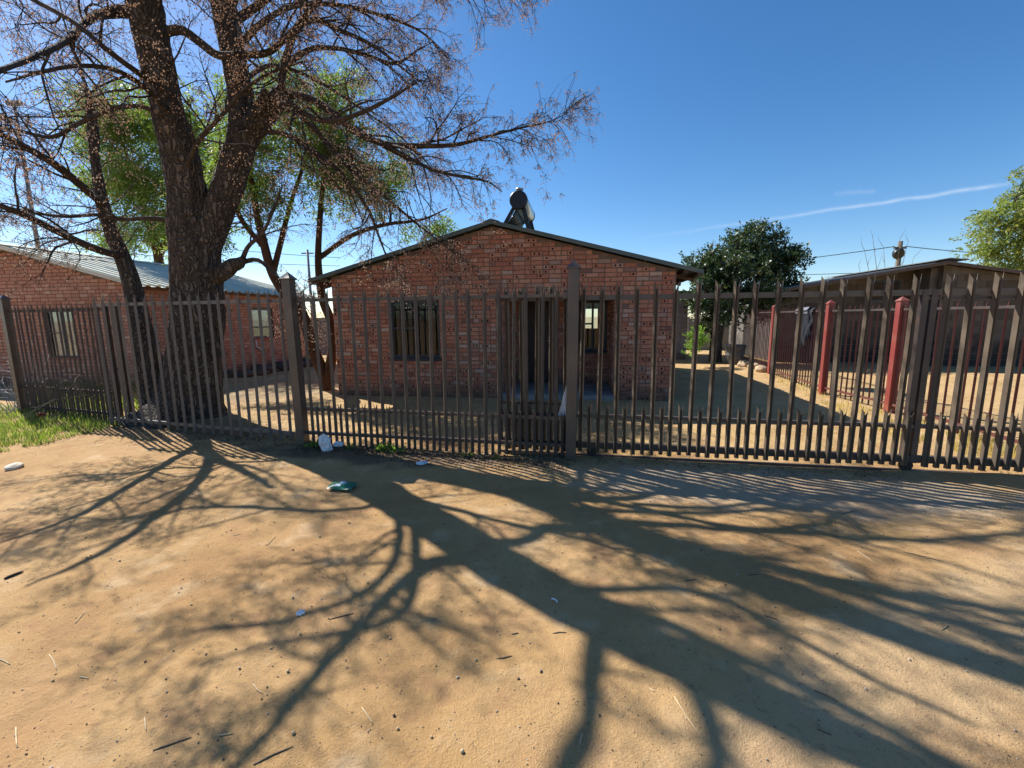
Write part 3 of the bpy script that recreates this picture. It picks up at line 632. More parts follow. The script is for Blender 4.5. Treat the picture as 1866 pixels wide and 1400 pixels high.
m = MB(); m.box(-3.4, -2.5, .97, 1.02, 0, 2.03); m.build('door', M['door'], bh_)
def bsheet(x0, x1, z0, z1_):
    sheets(bh_, x0, z0, x1, z1_, -.3, 6.2, 'roofgrey', .8, .16, .03)
bsheet(0, bl_-.35, bap, bap-sl*(abs(bl_)+.35)); bsheet(0, BWr+.4, bap, bap-.17*(BWr+.4))
for a, b, s2 in ((0, bl_-.35, sl), (0, BWr+.4, .17)):
    MB().bar((a, -.28, bap-.045), (b, -.28, bap-.045-s2*abs(b)), .04, .09).build('verge_board', M['timber'], bh_)
m = MB(); m.prism([(-.35, bap+.02), (0, bap+.075), (.5, bap+.02), (.5, bap+.04), (0, bap+.10), (-.35, bap+.04)], -.35, 6.2); m.build('ridge_cap', M['roofgrey'], bh_)

# ------------------------------------------------------------------ grey block outbuilding behind the house
OP = G(1249, 655); OP[2] = 0
ob = thing('outbuilding', 'plain grey block outbuilding beside the rear corner of the brick house', 'outbuilding', OP, HA)
w = MB(); w.box(-3.2, 0, 0, .2, -.1, 2.5); w.box(-.2, 0, .2, 3, -.1, 2.5); w.box(-3.2, -3, .2, 3, -.1, 2.5); w.box(-3, -.2, 2.8, 3, -.1, 2.5); w.build('wall', M['blockmortar'], ob)
b3 = Bricks(ob, [M['greyblock'], M['core']], 'block'); b3.wall((0, 0), 0, -3.2, 0, 0, lambda x: 2.5, (), .39, .19, .008, 0, 0, .1); b3.emit()
sheets(ob, -3.4, 2.62, .35, 2.5, -.5, 3.2, 'roofgrey', .8, .16, .025)
for x in (-2.8, -1.6, -.4, .2): MB().box(x-.025, x+.025, -.45, 3, 2.42, 2.49).build('rafter', M['timber'], ob)

# ------------------------------------------------------------------ palisade fences
def pale_mesh(name, H, w, mat, fork=.10, splay=.007, dep=.016):
    xs = np.array([-.5, -.26, 0, .26, .5])*w; ys = np.array([.5, -.5, .1, -.5, .5])*dep; th = .003
    top = [H, H-fork*.55, H-fork, H-fork*.55, H]; m = MB(); V = []
    rows = [[(x, y, 0) for x, y in zip(xs, ys)], [(x, y, H-fork*1.25) for x, y in zip(xs, ys)],
            [(x+(splay if i == 4 else -splay if i == 0 else 0), y-(.012 if i in (0, 4) else 0), t) for i, (x, y, t) in enumerate(zip(xs, ys, top))]]
    for off in (0, th):
        for r in rows: V += [(x, y+off, z) for x, y, z in r]
    f = []
    for r in range(2):
        for c in range(4):
            a = r*5+c; f.append((a, a+1, a+6, a+5)); b = a+15; f.append((b+5, b+6, b+1, b))
        f.append((r*5, r*5+5, r*5+20, r*5+15)); f.append((r*5+19, r*5+24, r*5+9, r*5+4))
    for c in range(4): f.append((10+c, 11+c, 26+c, 25+c)); f.append((c+1, c, c+15, c+16))
    return m.add(V, f).mesh(name, M[mat])
def frame_of(p, q):
    d = np.array(q)-np.array(p); return math.atan2(d[1], d[0]), float(np.hypot(d[0], d[1]))
def post(parent, x, y, w, H, mat, cap=.09, over=.012, lean=0.0):
    o = MB().box(-w/2, w/2, -w/2, w/2, -.25, H-cap).build('post', M[mat], parent); o.location = (x, y, 0); o.rotation_euler = (0, lean, 0)
    if cap:
        h = w/2+over; m = MB(); m.box(-h, h, -h, h, H-cap, H-cap+.012)
        m.add([(-h, -h, H-cap+.0125), (h, -h, H-cap+.0125), (h, h, H-cap+.0125), (-h, h, H-cap+.0125), (0, 0, H)], [(0, 1, 4), (1, 2, 4), (2, 3, 4), (3, 0, 4), (3, 2, 1, 0)])
        m.build('post_cap', M[mat], o)
    return o
def pales(parent, xs, y, z0, me, name='pale', jit=.004, seed=1):
    r = random.Random(seed)
    for x in xs: copy_of(me, name, parent, (x+r.uniform(-jit, jit), y, z0+r.uniform(-.012, .012)), (r.uniform(-.006, .006), r.uniform(-.010, .010), r.uniform(-.08, .08)))
def rail(parent, x0, x1, y, z, w=.04, h=.04, mat='fence', name='rail', dz=0.0):
    m = MB(); m.bar((x0, y, z), (x1, y, z+dz), w, h); return m.build(name, M[mat], parent)

PA = G(553, 809); PB_ = G(1040, 836); PD = G(1640, 866); PLf = G(203, 778); N0 = G(212, 769); N1 = G(44, 752)
for p in (PA, PB_, PD, PLf, N0, N1): p[2] = 0
# left run of the street fence
a, L = frame_of(PLf, PA); z0 = .03
fl = thing('palisade_fence', 'plain grey-brown palisade fence run in front of the big tree trunk', 'fence', PLf, a)
me = pale_mesh('pale', 2.0, .046, 'fence2'); pales(fl, np.arange(.02, L-.1, .172), 0, z0, me, seed=2)
rail(fl, -.05, L-.05, .028, 1.885, .03, .045, 'fence2'); rail(fl, -.05, L-.05, .028, .125, .03, .045, 'fence2')
# middle run with both square posts
a, L = frame_of(PA, PB_)
fm = thing('palisade_fence', 'brown palisade fence run with short kick pales between the two tall square posts', 'fence', PA, a)
post(fm, 0, 0, .115, 2.24, 'fence', .10, .018, -.012); post(fm, L, 0, .115, 2.27, 'fence', .10, .018, .006)
me = pale_mesh('pale', 2.02, .046, 'fence'); ms = pale_mesh('short_pale', .58, .04, 'fence', .08)
xs = np.arange(.155, L-.08, .169); pales(fm, xs, 0, .0, me, seed=3); pales(fm, xs+.0845, -.001, .0, ms, 'short_pale', seed=4)
for z in (1.885, .475, .15): rail(fm, .058, L-.058, .036, z, .045, .04)
for x in (.05, L-.11): MB().box(x, x+.06, .012, .05, 1.85, 1.92).build('bracket', M['fence'], fm)
# sliding gate, passing behind the middle run at its closing end
a, Lg = frame_of(PB_, PD); nrm_ = np.array([-math.sin(a), math.cos(a), 0]); GO = PB_+nrm_*.13
gt = thing('sliding_gate', 'long brown palisade sliding gate across the drive, standing on small wheels', 'gate', GO, a)
me = pale_mesh('pale', 1.98, .054, 'gatepaint', .095, .007, .042); ms = pale_mesh('short_pale', .60, .05, 'gatepaint', .075, .006, .038)
X0, X1, XU = -.88, 5.9, Lg+.15
xs = np.concatenate([np.arange(.10, XU-.1, .205), np.arange(XU+.15, X1, .205)]); pales(gt, xs, 0, .055, me, seed=5); pales(gt, xs+.1025, -.001, .055, ms, 'short_pale', seed=6)
xs = np.arange(X0+.12, -.02, .17); pales(gt, xs, 0, .055, me, seed=7); pales(gt, xs+.085, -.001, .055, ms, 'short_pale', seed=8)
for z, h in ((1.86, .055), (.485, .04), (.13, .075)): rail(gt, X0, X1, .045, z, .05, h, 'darkfence' if h > .06 else 'fence')
rail(gt, XU-.02, X1, .046, 1.80, .04, .03, 'darkfence')
for x in (X0, XU-.035, XU+.045):
    MB().box(x-.028, x+.028, .015, .072, .09, 1.885).build('upright', M['darkfence'], gt)
rail(gt, X0+.03, -.03, .045, .62, .035, .03, 'darkfence', 'brace', .0)
for x in (.24, XU+.0, 5.4):
    m = MB(); m.tube([(x, .03, .055), (x, .035, .055), (x, .065, .055), (x, .07, .055)], [.058, .064, .064, .058], 18); m.tube([(x, .01, .055), (x, .09, .055)], .014, 8); m.build('wheel', M['wheel'], gt)
tr_ = thing('gate_track', 'low steel rail on the ground under the sliding gate', 'track', GO, a)
MB().box(-.9, 6.2, .035, .062, -.03, .012).build('rail', M['darkfence'], tr_)
# white rag snagged on the gate
rg = MB(); n = 8; vs = []
for i in range(n+1):
    t = i/n
    for j in range(4): vs.append((-.115+(j/3-.5)*(.10-.085*t**.7)+.05*t, -.035-.012*math.sin(j*2.1+i), .49+.36*t))
rg.add(vs, [(i*4+j, i*4+j+1, i*4+j+5, i*4+j+4) for i in range(n) for j in range(3)], 0, 0, True)
o = rg.build('rag', M['white']); o.location = tuple(GO+np.array([0, 0, 0])); o.rotation_euler = (0, 0, a); tag(o, 'torn white plastic rag sticking up behind the tall post by the gate', 'rag')
# neighbour's fence far left
a, L = frame_of(N1, N0)
fn = thing('palisade_fence', 'close-set dark palisade fence before the neighbour house at the far left', 'fence', N1, a)
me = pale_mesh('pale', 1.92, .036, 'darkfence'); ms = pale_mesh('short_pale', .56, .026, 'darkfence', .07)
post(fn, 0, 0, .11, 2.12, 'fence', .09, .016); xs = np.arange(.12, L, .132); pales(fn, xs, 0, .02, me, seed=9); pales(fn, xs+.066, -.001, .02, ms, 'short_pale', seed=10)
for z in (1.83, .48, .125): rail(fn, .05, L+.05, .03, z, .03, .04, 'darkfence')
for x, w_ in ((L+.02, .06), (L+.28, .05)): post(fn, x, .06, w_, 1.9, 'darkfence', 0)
# red fence between the yards
r0 = G(1403, 682); r1 = G(1498, 718); r2 = G(1620, 751); r3 = G(1866, 812, .12); rm = G(1350, 658)
dir_ = nrm(r2-r0)
for p in (r0, r1, r2, r3, rm): p[2] = 0
fr = thing('dividing_fence', 'red-oxide palisade fence with square posts dividing the two yards on the right', 'fence', r2, 0)
me = pale_mesh('pale', 1.80, .028, 'redfence', .09)
end = r2+nrm(r3-r2)*2.6
chain = [rm, r0, r1, r2, end]
for i, (p, q) in enumerate(zip(chain[:-1], chain[1:])):
    a, L = frame_of(p, q); lp = p-r2; k = 0
    for s in np.arange(.09, L-.05, .15):
        copy_of(me, 'pale', fr, (lp[0]+math.cos(a)*s, lp[1]+math.sin(a)*s, random.uniform(.0, .03)), (0, random.uniform(-.01, .01), a))
    for z in (1.72, .14):
        m = MB(); m.bar((lp[0], lp[1], z), (lp[0]+math.cos(a)*L, lp[1]+math.sin(a)*L, z), .03, .035); m.build('rail', M['darkfence' if z > 1 else 'redfence'], fr)
for p, H in ((r0, 1.93), (r1, 1.94), (r2, 1.93), (end, 1.93)):
    lp = p-r2; o = post(fr, lp[0], lp[1], .115, H, 'redpost', .08, .012, random.uniform(-.01, .01)); o.rotation_euler[2] = frame_of(r0, r2)[0]
# garment on the red fence
gpos = r1+(r0-r1)*.36; a = frame_of(r0, r1)[0]
gm = MB(); n = 22; rows = [(-.30, -.05), (-.12, -.045), (1.74-1.30, 0)]
def drape(lenf, lenb, x0, x1, n=18, thick=.02, seed=0):
    V = []; rs = random.Random(seed)
    prof = []
    for i in range(9): prof.append((-.06-.02*math.sin(i), -lenf*(1-i/8)))
    prof += [(-.035, .05), (0, .065), (.035, .05)]
    for i in range(7): prof.append((.06, -lenb*i/6))
    k = len(prof)
    for i in range(n+1):
        x = x0+(x1-x0)*i/n
        for j, (yy, zz) in enumerate(prof):
            hang = min(1, abs(zz)/.3); V.append((x+.01*math.sin(j*1.3+i), yy+hang*.028*math.sin(i*1.25+seed)*(1 if j < 10 else -1), zz*(1+.16*math.sin(i*.8+seed*2))))
    return V, [(i*k+j, (i+1)*k+j, (i+1)*k+j+1, i*k+j+1) for i in range(n) for j in range(k-1)]
V, Fc = drape(.75, .6, -.33, .30, 24, seed=2); o = MB().add(V, Fc, 0, 0, True).build('jacket', M['cloth'])
sm = MB(); V2, F2 = drape(.10, .1, -.36, .28, 20, seed=5); V2 = [(x, y*1.25, z+.02) for x, y, z in V2]; s2 = MB().add(V2, F2, 0, 0, True).build('collar', M['cloth2'], o)
V3, F3 = drape(.52, .4, .38, .50, 8, seed=3); MB().add(V3, F3, 0, 0, True).build('sleeve', M['cloth'], o)
o.location = (gpos[0], gpos[1], 1.73); o.rotation_euler = (0, 0, a+math.pi*0); tag(o, 'dark jacket slung over the red dividing fence to dry', 'jacket')

# ------------------------------------------------------------------ tree tools
def tubes_np(P, Rd, sides=4):
    P = np.asarray(P, float); Rd = np.asarray(Rd, float); N, S, _ = P.shape
    t = np.gradient(P, axis=1); t /= np.linalg.norm(t, axis=2, keepdims=True)+1e-9
    ref = np.where(np.abs(t[:, :1, 2:3]) > .8, np.array([[[1., 0, 0]]]), np.array([[[0, 0, 1.]]])); ref = np.broadcast_to(ref, t.shape)
    a = np.cross(t, ref); a /= np.linalg.norm(a, axis=2, keepdims=True)+1e-9; b = np.cross(t, a)
    th = np.arange(sides)*2*math.pi/sides
    V = P[:, :, None, :]+Rd[:, :, None, None]*(a[:, :, None, :]*np.cos(th)[None, None, :, None]+b[:, :, None, :]*np.sin(th)[None, None, :, None])
    idx = np.arange(N*S*sides).reshape(N, S, sides); nx_ = np.roll(idx, -1, 2)
    Fq = np.stack([idx[:, :-1], nx_[:, :-1], nx_[:, 1:], idx[:, 1:]], -1).reshape(-1, 4)
    return V.reshape(-1, 3), Fq
def spline(pts, n):
    pts = np.asarray(pts, float); k = len(pts); d = np.concatenate([[0], np.cumsum(np.linalg.norm(np.diff(pts[:, :3], axis=0), axis=1))])
    s = np.linspace(0, d[-1], n); out = np.zeros((n, pts.shape[1]))
    tg = np.zeros_like(pts); tg[1:-1] = (pts[2:]-pts[:-2])/((d[2:]-d[:-2])[:, None]); tg[0] = (pts[1]-pts[0])/(d[1]-d[0]); tg[-1] = (pts[-1]-pts[-2])/(d[-1]-d[-2])
    for i, q in enumerate(s):
        j = min(max(np.searchsorted(d, q)-1, 0), k-2); h = d[j+1]-d[j]; t = (q-d[j])/h
        out[i] = (2*t**3-3*t**2+1)*pts[j]+(t**3-2*t**2+t)*h*tg[j]+(-2*t**3+3*t**2)*pts[j+1]+(t**3-t**2)*h*tg[j+1]
    return out
def pix(lst): return np.array([[*T(u, v, Y), r] for u, v, Y, r in lst])
def limb(lst, base, sides, step, ridge=.03, flare=None, lobes=0.0):
    """furrowed limb as a fine tube; lst = (x,y,z,r) rows"""
    L = np.linalg.norm(np.diff(lst[:, :3], axis=0), axis=1).sum(); n = max(6, int(L/step)); q = spline(lst, n)
    V, Fq = tubes_np(q[None, :, :3], np.maximum(q[None, :, 3], .004), sides)
    C = np.repeat(q[:, :3], sides, 0); rad = np.repeat(q[:, 3], sides); d = V-C; u = d/(np.linalg.norm(d, axis=1, keepdims=True)+1e-9)
    w = V.copy(); w[:, 0] += .12*np.sin(V[:, 2]*3.1); k1 = vnoise(np.stack([w[:, 0]*9, w[:, 1]*9, w[:, 2]*1.5], 1)); k2 = vnoise(np.stack([w[:, 0]*24, w[:, 1]*24, w[:, 2]*4.5], 1)+7)
    rg = (1-np.abs(2*k1-1))*.65+(1-np.abs(2*k2-1))*.35-.55
    big = vnoise(V*1.9+3)-.5
    V = V+u*(rg*ridge*np.clip(rad/.25, .25, 1.2)+big*.14*rad)[:, None]
    if lobes:
        ang = np.arctan2(d[:, 1], d[:, 0]); low = np.exp(-np.clip(V[:, 2], 0, 9)/.38)
        V = V+u*(lobes*low*(.5+.5*np.cos(ang*5+1.0)+.3*np.cos(ang*3)))[:, None]
    return V-base, Fq
def join(parts):
    Vs, Fs, o = [], [], 0
    for V, f in parts: Vs.append(V); Fs.append(f+o); o += len(V)
    return np.concatenate(Vs), np.concatenate(Fs)
def rand_unit(n): v = rng.normal(size=(n, 3)); return v/np.linalg.norm(v, axis=1, keepdims=True)
def octa(centers, rad):
    n = len(centers); d = np.array([[1, 0, 0], [-1, 0, 0], [0, 1, 0], [0, -1, 0], [0, 0, 1], [0, 0, -1]], float)
    V = centers[:, None, :]+d[None]*np.asarray(rad)[:, None, None]
    f = np.array([[0, 2, 4], [2, 1, 4], [1, 3, 4], [3, 0, 4], [2, 0, 5], [1, 2, 5], [3, 1, 5], [0, 3, 5]])
    return V.reshape(-1, 3), (np.arange(n)[:, None, None]*6+f[None]).reshape(-1, 3)
def leaf_quads(c, d, ln, wd, nrm_v=None):                      # folded diamond leaves: c base, d direction
    n = len(c); s = rand_unit(n) if nrm_v is None else nrm_v; s = np.cross(d, s); s /= np.linalg.norm(s, axis=1, keepdims=True)+1e-9
    ln = np.asarray(ln).reshape(-1, 1)*np.ones((n, 1)); wd = np.asarray(wd).reshape(-1, 1)*np.ones((n, 1))
    m = c+d*ln*.45; nn = np.cross(s, d)
    V = np.stack([c, m+s*wd*.5+nn*wd*.12, c+d*ln, m-s*wd*.5+nn*wd*.12], 1).reshape(-1, 3)
    return V, np.arange(n*4).reshape(n, 4)

# ------------------------------------------------------------------ the big berry tree
TB = TREE.copy()
tree = thing('berry_tree', 'huge furrowed-bark tree with dry tan berries behind the fence on the left', 'tree', TB)
trunkL = pix([(338, 795, 7.15, .66), (341, 765, 7.15, .56), (346, 730, 7.15, .47), (351, 690, 7.15, .43), (357, 610, 7.15, .415), (360, 540, 7.15, .405), (357, 480, 7.12, .385), (354, 430, 7.1, .375), (348, 380, 7.05, .325), (338, 330, 7.0, .28), (322, 260, 6.9, .25), (302, 190, 6.75, .225), (283, 100, 6.6, .22), (262, 0, 6.35, .22), (243, -110, 6.1, .19), (232, -240, 5.9, .15), (240, -400, 5.7, .11), (255, -560, 5.5, .06)])
trunkL[0, 2] = -.15
stemR = pix([(358, 500, 7.1, .28), (377, 435, 7.1, .27), (402, 378, 7.1, .24), (425, 312, 7.1, .23), (442, 250, 7.1, .225), (439, 185, 7.1, .20), (425, 100, 7.05, .195), (405, 0, 6.95, .19), (390, -110, 6.8, .17), (385, -240, 6.6, .135), (400, -400, 6.4, .09), (415, -560, 6.2, .05)])
stemQ = pix([(425, 300, 7.1, .22), (448, 250, 7.08, .205), (480, 212, 7.03, .18), (507, 180, 7.0, .155), (520, 163, 7.0, .135)])
stub = pix([(450, 235, 7.05, .10), (474, 200, 6.9, .085), (489, 166, 6.85, .075)])
knob = pix([(385, 505, 7.1, .14), (408, 496, 7.0, .12), (424, 484, 6.97, .10), (436, 480, 6.95, .085), (444, 470, 6.93, .04)])
side = pix([(312, 790, 7.3, .32), (290, 735, 7.35, .26), (272, 660, 7.4, .20), (256, 590, 7.45, .16), (246, 540, 7.5, .135), (232, 490, 7.5, .12), (205, 428, 7.5, .10), (187, 370, 7.5, .085), (176, 310, 7.45, .065), (168, 250, 7.4, .05), (160, 180, 7.3, .03)])
side[0, 2] = -.1
mains = [  # (u, v, depth, radius) rows of the boughs
 [(512, 172, 7.0, .10), (560, 178, 6.9, .088), (605, 205, 6.8, .08), (650, 242, 6.7, .075), (700, 262, 6.6, .066), (760, 266, 6.5, .055), (830, 264, 6.4, .042), (885, 250, 6.3, .032), (945, 234, 6.3, .022), (1000, 222, 6.2, .013), (1036, 205, 6.2, .005)],
 [(512, 172, 7.0, .09), (516, 128, 7.0, .08), (530, 78, 6.95, .072), (550, 45, 6.9, .065), (580, 37, 6.85, .058), (615, 54, 6.8, .05), (650, 68, 6.75, .042), (690, 90, 6.7, .032), (740, 130, 6.65, .02), (780, 160, 6.6, .01)],
 [(518, 120, 7.1, .07), (566, 90, 7.2, .06), (610, 88, 7.3, .052), (660, 98, 7.35, .044), (720, 116, 7.4, .034), (755, 96, 7.45, .02), (788, 76, 7.5, .008)],
 [(288, 62, 6.5, .10), (330, 55, 6.6, .095), (365, 78, 6.6, .09), (395, 100, 6.6, .085), (440, 100, 6.5, .075), (490, 95, 6.3, .062), (530, 60, 6.1, .05), (570, 15, 5.9, .042), (620, -40, 5.7, .032), (690, -80, 5.5, .02)],
 [(500, 190, 7.0, .07), (545, 210, 7.1, .062), (590, 255, 7.2, .055), (640, 310, 7.2, .048), (690, 350, 7.2, .04), (750, 400, 7.2, .03), (800, 440, 7.15, .018), (840, 470, 7.1, .008)],
 [(480, 240, 7.0, .06), (520, 245, 6.8, .055), (570, 275, 6.6, .05), (620, 315, 6.5, .042), (670, 380, 6.4, .034), (690, 430, 6.35, .025), (705, 470, 6.3, .012)],
 [(700, 262, 6.6, .045), (740, 285, 6.5, .04), (790, 310, 6.4, .034), (840, 322, 6.3, .028), (890, 332, 6.25, .018), (915, 350, 6.2, .008)],
 [(425, 40, 7.1, .10), (470, 10, 7.2, .085), (540, -40, 7.3, .07), (640, -70, 7.4, .055), (760, -60, 7.5, .04), (850, -40, 7.5, .028), (930, -22, 7.5, .015), (975, -5, 7.5, .007)],
 [(430, 90, 7.1, .08), (480, 40, 7.4, .07), (540, 10, 7.7, .06), (620, 10, 7.9, .05), (700, 30, 8.1, .04), (770, 60, 8.2, .025), (820, 110, 8.3, .012)],
 [(258, 20, 6.4, .13), (215, 22, 6.4, .115), (170, 30, 5.9, .07), (120, 75, 4.9, .046), (60, 105, 4.2, .036), (0, 128, 3.7, .028), (-80, 150, 3.3, .02), (-180, 160, 2.9, .012)],
 [(295, 160, 6.5, .065), (255, 135, 5.7, .052), (200, 95, 5.2, .046), (140, 45, 5.2, .04), (70, 5, 5.3, .034), (0, -30, 5.35, .026), (-90, -60, 5.3, .02)],
 [(315, 240, 6.85, .06), (275, 200, 6.6, .052), (220, 195, 6.5, .046), (150, 222, 6.4, .042), (95, 250, 6.3, .036), (40, 240, 6.2, .03), (-30, 230, 6.1, .02), (-90, 240, 6.1, .01)],
 [(315, 402, 7.0, .06), (270, 398, 6.9, .05), (220, 400, 6.9, .044), (180, 392, 6.8, .04), (120, 395, 6.7, .034), (60, 388, 6.6, .028), (0, 378, 6.6, .02), (-60, 370, 6.5, .01)],
 [(222, 468, 7.5, .10), (170, 452, 6.9, .085), (110, 425, 6.3, .07), (50, 395, 5.9, .06), (0, 375, 5.6, .05), (-70, 350, 5.3, .034), (-140, 345, 5.0, .015)],
 [(188, 372, 7.5, .10), (150, 340, 6.7, .09), (100, 300, 6.3, .078), (50, 270, 6.05, .068), (0, 245, 5.75, .06), (-70, 215, 5.4, .045), (-150, 200, 5.0, .02)],
 [(175, 310, 7.45, .045), (178, 250, 7.6, .04), (165, 180, 7.8, .034), (140, 110, 8.0, .028), (120, 50, 8.1, .02), (105, -10, 8.2, .01)],
 [(310, 210, 6.8, .06), (270, 165, 6.0, .05), (215, 130, 5.5, .042), (150, 120, 5.1, .034), (80, 130, 4.8, .025), (10, 150, 4.6, .012)],
 [(258, -12, 6.3, .075), (300, -40, 6.2, .066), (350, -55, 6.3, .06), (400, -50, 6.05, .052), (450, -30, 5.4, .04), (500, -10, 4.85, .03), (560, 0, 4.4, .016)],
 [(440, 478, 7.0, .07), (470, 474, 7.0, .05), (500, 500, 7.0, .04), (535, 535, 7.0, .03), (560, 570, 7.0, .014)],
 [(440, 478, 7.0, .06), (452, 450, 6.9, .05), (478, 425, 6.8, .038), (500, 380, 6.7, .026), (515, 340, 6.6, .012)],
 [(262, 5, 6.4, .09), (300, -50, 6.0, .075), (330, -120, 5.6, .06), (340, -220, 5.2, .045), (330, -330, 4.9, .03)],
 [(420, 20, 7.1, .09), (450, -70, 6.7, .08), (500, -160, 6.3, .065), (590, -230, 5.9, .05), (700, -280, 5.6, .035), (800, -300, 5.4, .02)],
 [(400, -100, 7.1, .09), (440, -200, 7.2, .075), (520, -300, 7.3, .06), (620, -380, 7.4, .045), (720, -430, 7.4, .03), (820, -460, 7.4, .015)],
 [(236, -170, 6.0, .09), (190, -220, 5.8, .075), (120, -280, 5.6, .06), (20, -330, 5.4, .045), (-80, -370, 5.2, .03), (-170, -390, 5.0, .015)],
 [(243, -100, 6.1, .09), (200, -120, 5.6, .075), (140, -160, 5.2, .06), (60, -190, 4.8, .045), (-20, -200, 4.4, .03)],
 [(398, -240, 7.2, .07), (360, -330, 6.9, .06), (330, -420, 6.6, .045), (310, -520, 6.4, .03)],
 [(500, 190, 6.95, .06), (530, 190, 6.4, .055), (570, 215, 5.9, .05), (610, 220, 5.5, .044), (660, 205, 5.2, .036), (710, 180, 5.0, .026), (760, 150, 4.9, .012)],
 [(335, 320, 6.95, .05), (360, 260, 6.5, .045), (400, 215, 6.2, .04), (450, 160, 6.0, .034), (500, 130, 5.8, .026), (560, 110, 5.7, .014)],
 [(440, 150, 7.0, .06), (490, 120, 7.6, .052), (540, 130, 8.1, .045), (600, 160, 8.5, .038), (660, 200, 8.8, .03), (730, 250, 9.0, .02), (790, 310, 9.1, .01)],
]
trunkL[4:, 3] *= .87; trunkL[2:4, 3] *= .92; stemR[:, 3] *= .86; stemQ[:, 3] *= .86
boughs = [pix(b) for b in mains]
for b in boughs: b[:, 3] *= .62
TRUNK = [limb(trunkL, TB, 72, .035, .055, lobes=.2), limb(stemR, TB, 48, .04, .045), limb(stemQ, TB, 40, .04, .04), limb(stub, TB, 20, .05, .03), limb(knob, TB, 20, .05, .04), limb(side, TB, 28, .05, .03)]
BO = [limb(b, TB, 12, .08, .012) for b in boughs]
tw1, tw2, tips = [], [], []                                   # secondary and fine twigs, berry stalk ends
def wander(p, d, L, S, droop, wob, r0):
    pts = [p]; d = d/np.linalg.norm(d); step = L/(S-1)
    for i in range(S-1):
        d = d+rng.normal(size=3)*wob+np.array([0, 0, droop*(i/(S-1))]); d /= np.linalg.norm(d); pts.append(pts[-1]+d*step)
    return np.array(pts), r0*np.linspace(1, .3, S)
def outward(t):
    q = rand_unit(1)[0]; q = q-t*np.dot(q, t); q /= np.linalg.norm(q)+1e-9; return q
for bi, b in enumerate(boughs):
    L = np.linalg.norm(np.diff(b[:, :3], axis=0), axis=1).sum(); q = spline(b, max(8, int(L/.05))); acc = 0
    lo_ = .22*L; s = lo_+random.random()*.2
    while s < L:
        i = min(int(s/L*(len(q)-1)), len(q)-2); t = nrm(q[i+1, :3]-q[i, :3]); o = outward(t); o[2] = o[2]*.7+.12
        if q[i, 1] < 5.6 and random.random() < .68: s += .1; continue
        frac = s/L; ln = (1.15-.65*frac)*random.uniform(.55, 1.25)
        if ln*1.0 < .25: ln = .25
        pts, rd = wander(q[i, :3], t*random.uniform(.5, 1.1)+o*random.uniform(.5, 1.0), ln, 9, random.uniform(-.30, .12), .13, min(q[i, 3]*.55, .006+.013*ln))
        tw1.append((pts, rd))
        for k in range(2, 9):
            for rep in range(2 if k < 8 else 3):
                if random.random() < .80:
                    tt = nrm(pts[k]-pts[k-1]); o2 = outward(tt); l2 = random.uniform(.16, .48)
                    p2, r2_ = wander(pts[k], tt*.8+o2*.8+np.array([0, 0, random.uniform(-.25, .2)]), l2, 6, random.uniform(-.35, .35), .14, .0042)
                    tw2.append((p2, r2_))
                    for e in (3, 5):
                        if random.random() < .60: tips.append(p2[e])
        s += random.uniform(.09, .22)
for st, f0 in ((trunkL, .5), (stemR, .45), (side, .5)):       # epicormic shoots on the stems
    q = spline(st, 120)
    for i in range(int(120*f0), 118, 5 if st is trunkL else 3):
        t = nrm(q[i+1, :3]-q[i, :3]); o = outward(t); pts, rd = wander(q[i, :3]+o*q[i, 3]*.8, o+t*.6, random.uniform(.4, 1.3), 9, random.uniform(-.2, .15), .14, .010)
        tw1.append((pts, rd))
        for k in range(3, 9):
            if random.random() < .7:
                tt = nrm(pts[k]-pts[k-1]); p2, r2_ = wander(pts[k], tt*.8+outward(tt)*.8, random.uniform(.15, .4), 6, -.1, .15, .004); tw2.append((p2, r2_)); tips.append(p2[5])
V, Fq = join(TRUNK); o = link(bpy.data.objects.new('trunk', np_mesh('trunk', V, Fq, M['bark'], None, True)), tree)
V, Fq = join(BO); bo_ = link(bpy.data.objects.new('boughs', np_mesh('boughs', V, Fq, M['twig'], None, True)), tree)
def px_of(P):
    d = np.asarray(P, float)-CAM; return 933+F*(d@rt)/(d@fwd), 700-F*(d@up)/(d@fwd)
def clear(P):                                                # the crown ends short of the roof's ridge and its water heater
    u, v = px_of(P); return ((u-948)**2/48**2+(v-378)**2/52**2) > 1
tw1 = [t for t in tw1 if clear(t[0]).all()]; tw2 = [t for t in tw2 if clear(t[0]).all()]; tips = [t for t in tips if clear(t)]
V1, F1 = tubes_np(np.array([p for p, _ in tw1]), np.array([r for _, r in tw1]), 5); V2, F2 = tubes_np(np.array([p for p, _ in tw2]), np.array([r for _, r in tw2]), 3)
V, Fq = join([(V1-TB, F1), (V2-TB, F2)]); o = link(bpy.data.objects.new('twigs', np_mesh('twigs', V, Fq, M['twig'], None, False)), tree); o['kind'] = 'stuff'
tips = np.array(tips); kp = rng.random(len(tips)) < .95; tips = tips[kp]
nb = rng.integers(5, 12, len(tips)); cen = np.repeat(tips, nb, 0); hang = rng.normal(size=(len(cen), 3))*np.array([.042, .042, .034]); hang[:, 2] = -np.abs(hang[:, 2])*1.5-.02
bc = cen+hang; Vb, Fb = octa(bc-TB, rng.uniform(.0066, .0102, len(bc)))
o = link(bpy.data.objects.new('berries', np_mesh('berries', Vb, Fb, M['berry'], np.repeat(rng.random(len(bc)), 8), True)), tree); o['kind'] = 'stuff'
mid = (cen+bc)/2+rng.normal(size=bc.shape)*.006; Vs, Fs = tubes_np(np.stack([cen, mid, bc], 1), np.full((len(bc), 3), .0011), 3)
o = link(bpy.data.objects.new('berry_stalks', np_mesh('berry_stalks', Vs-TB, Fs, M['twig'])), tree); o['kind'] = 'stuff'
print('tree', len(tw1), len(tw2), len(bc))

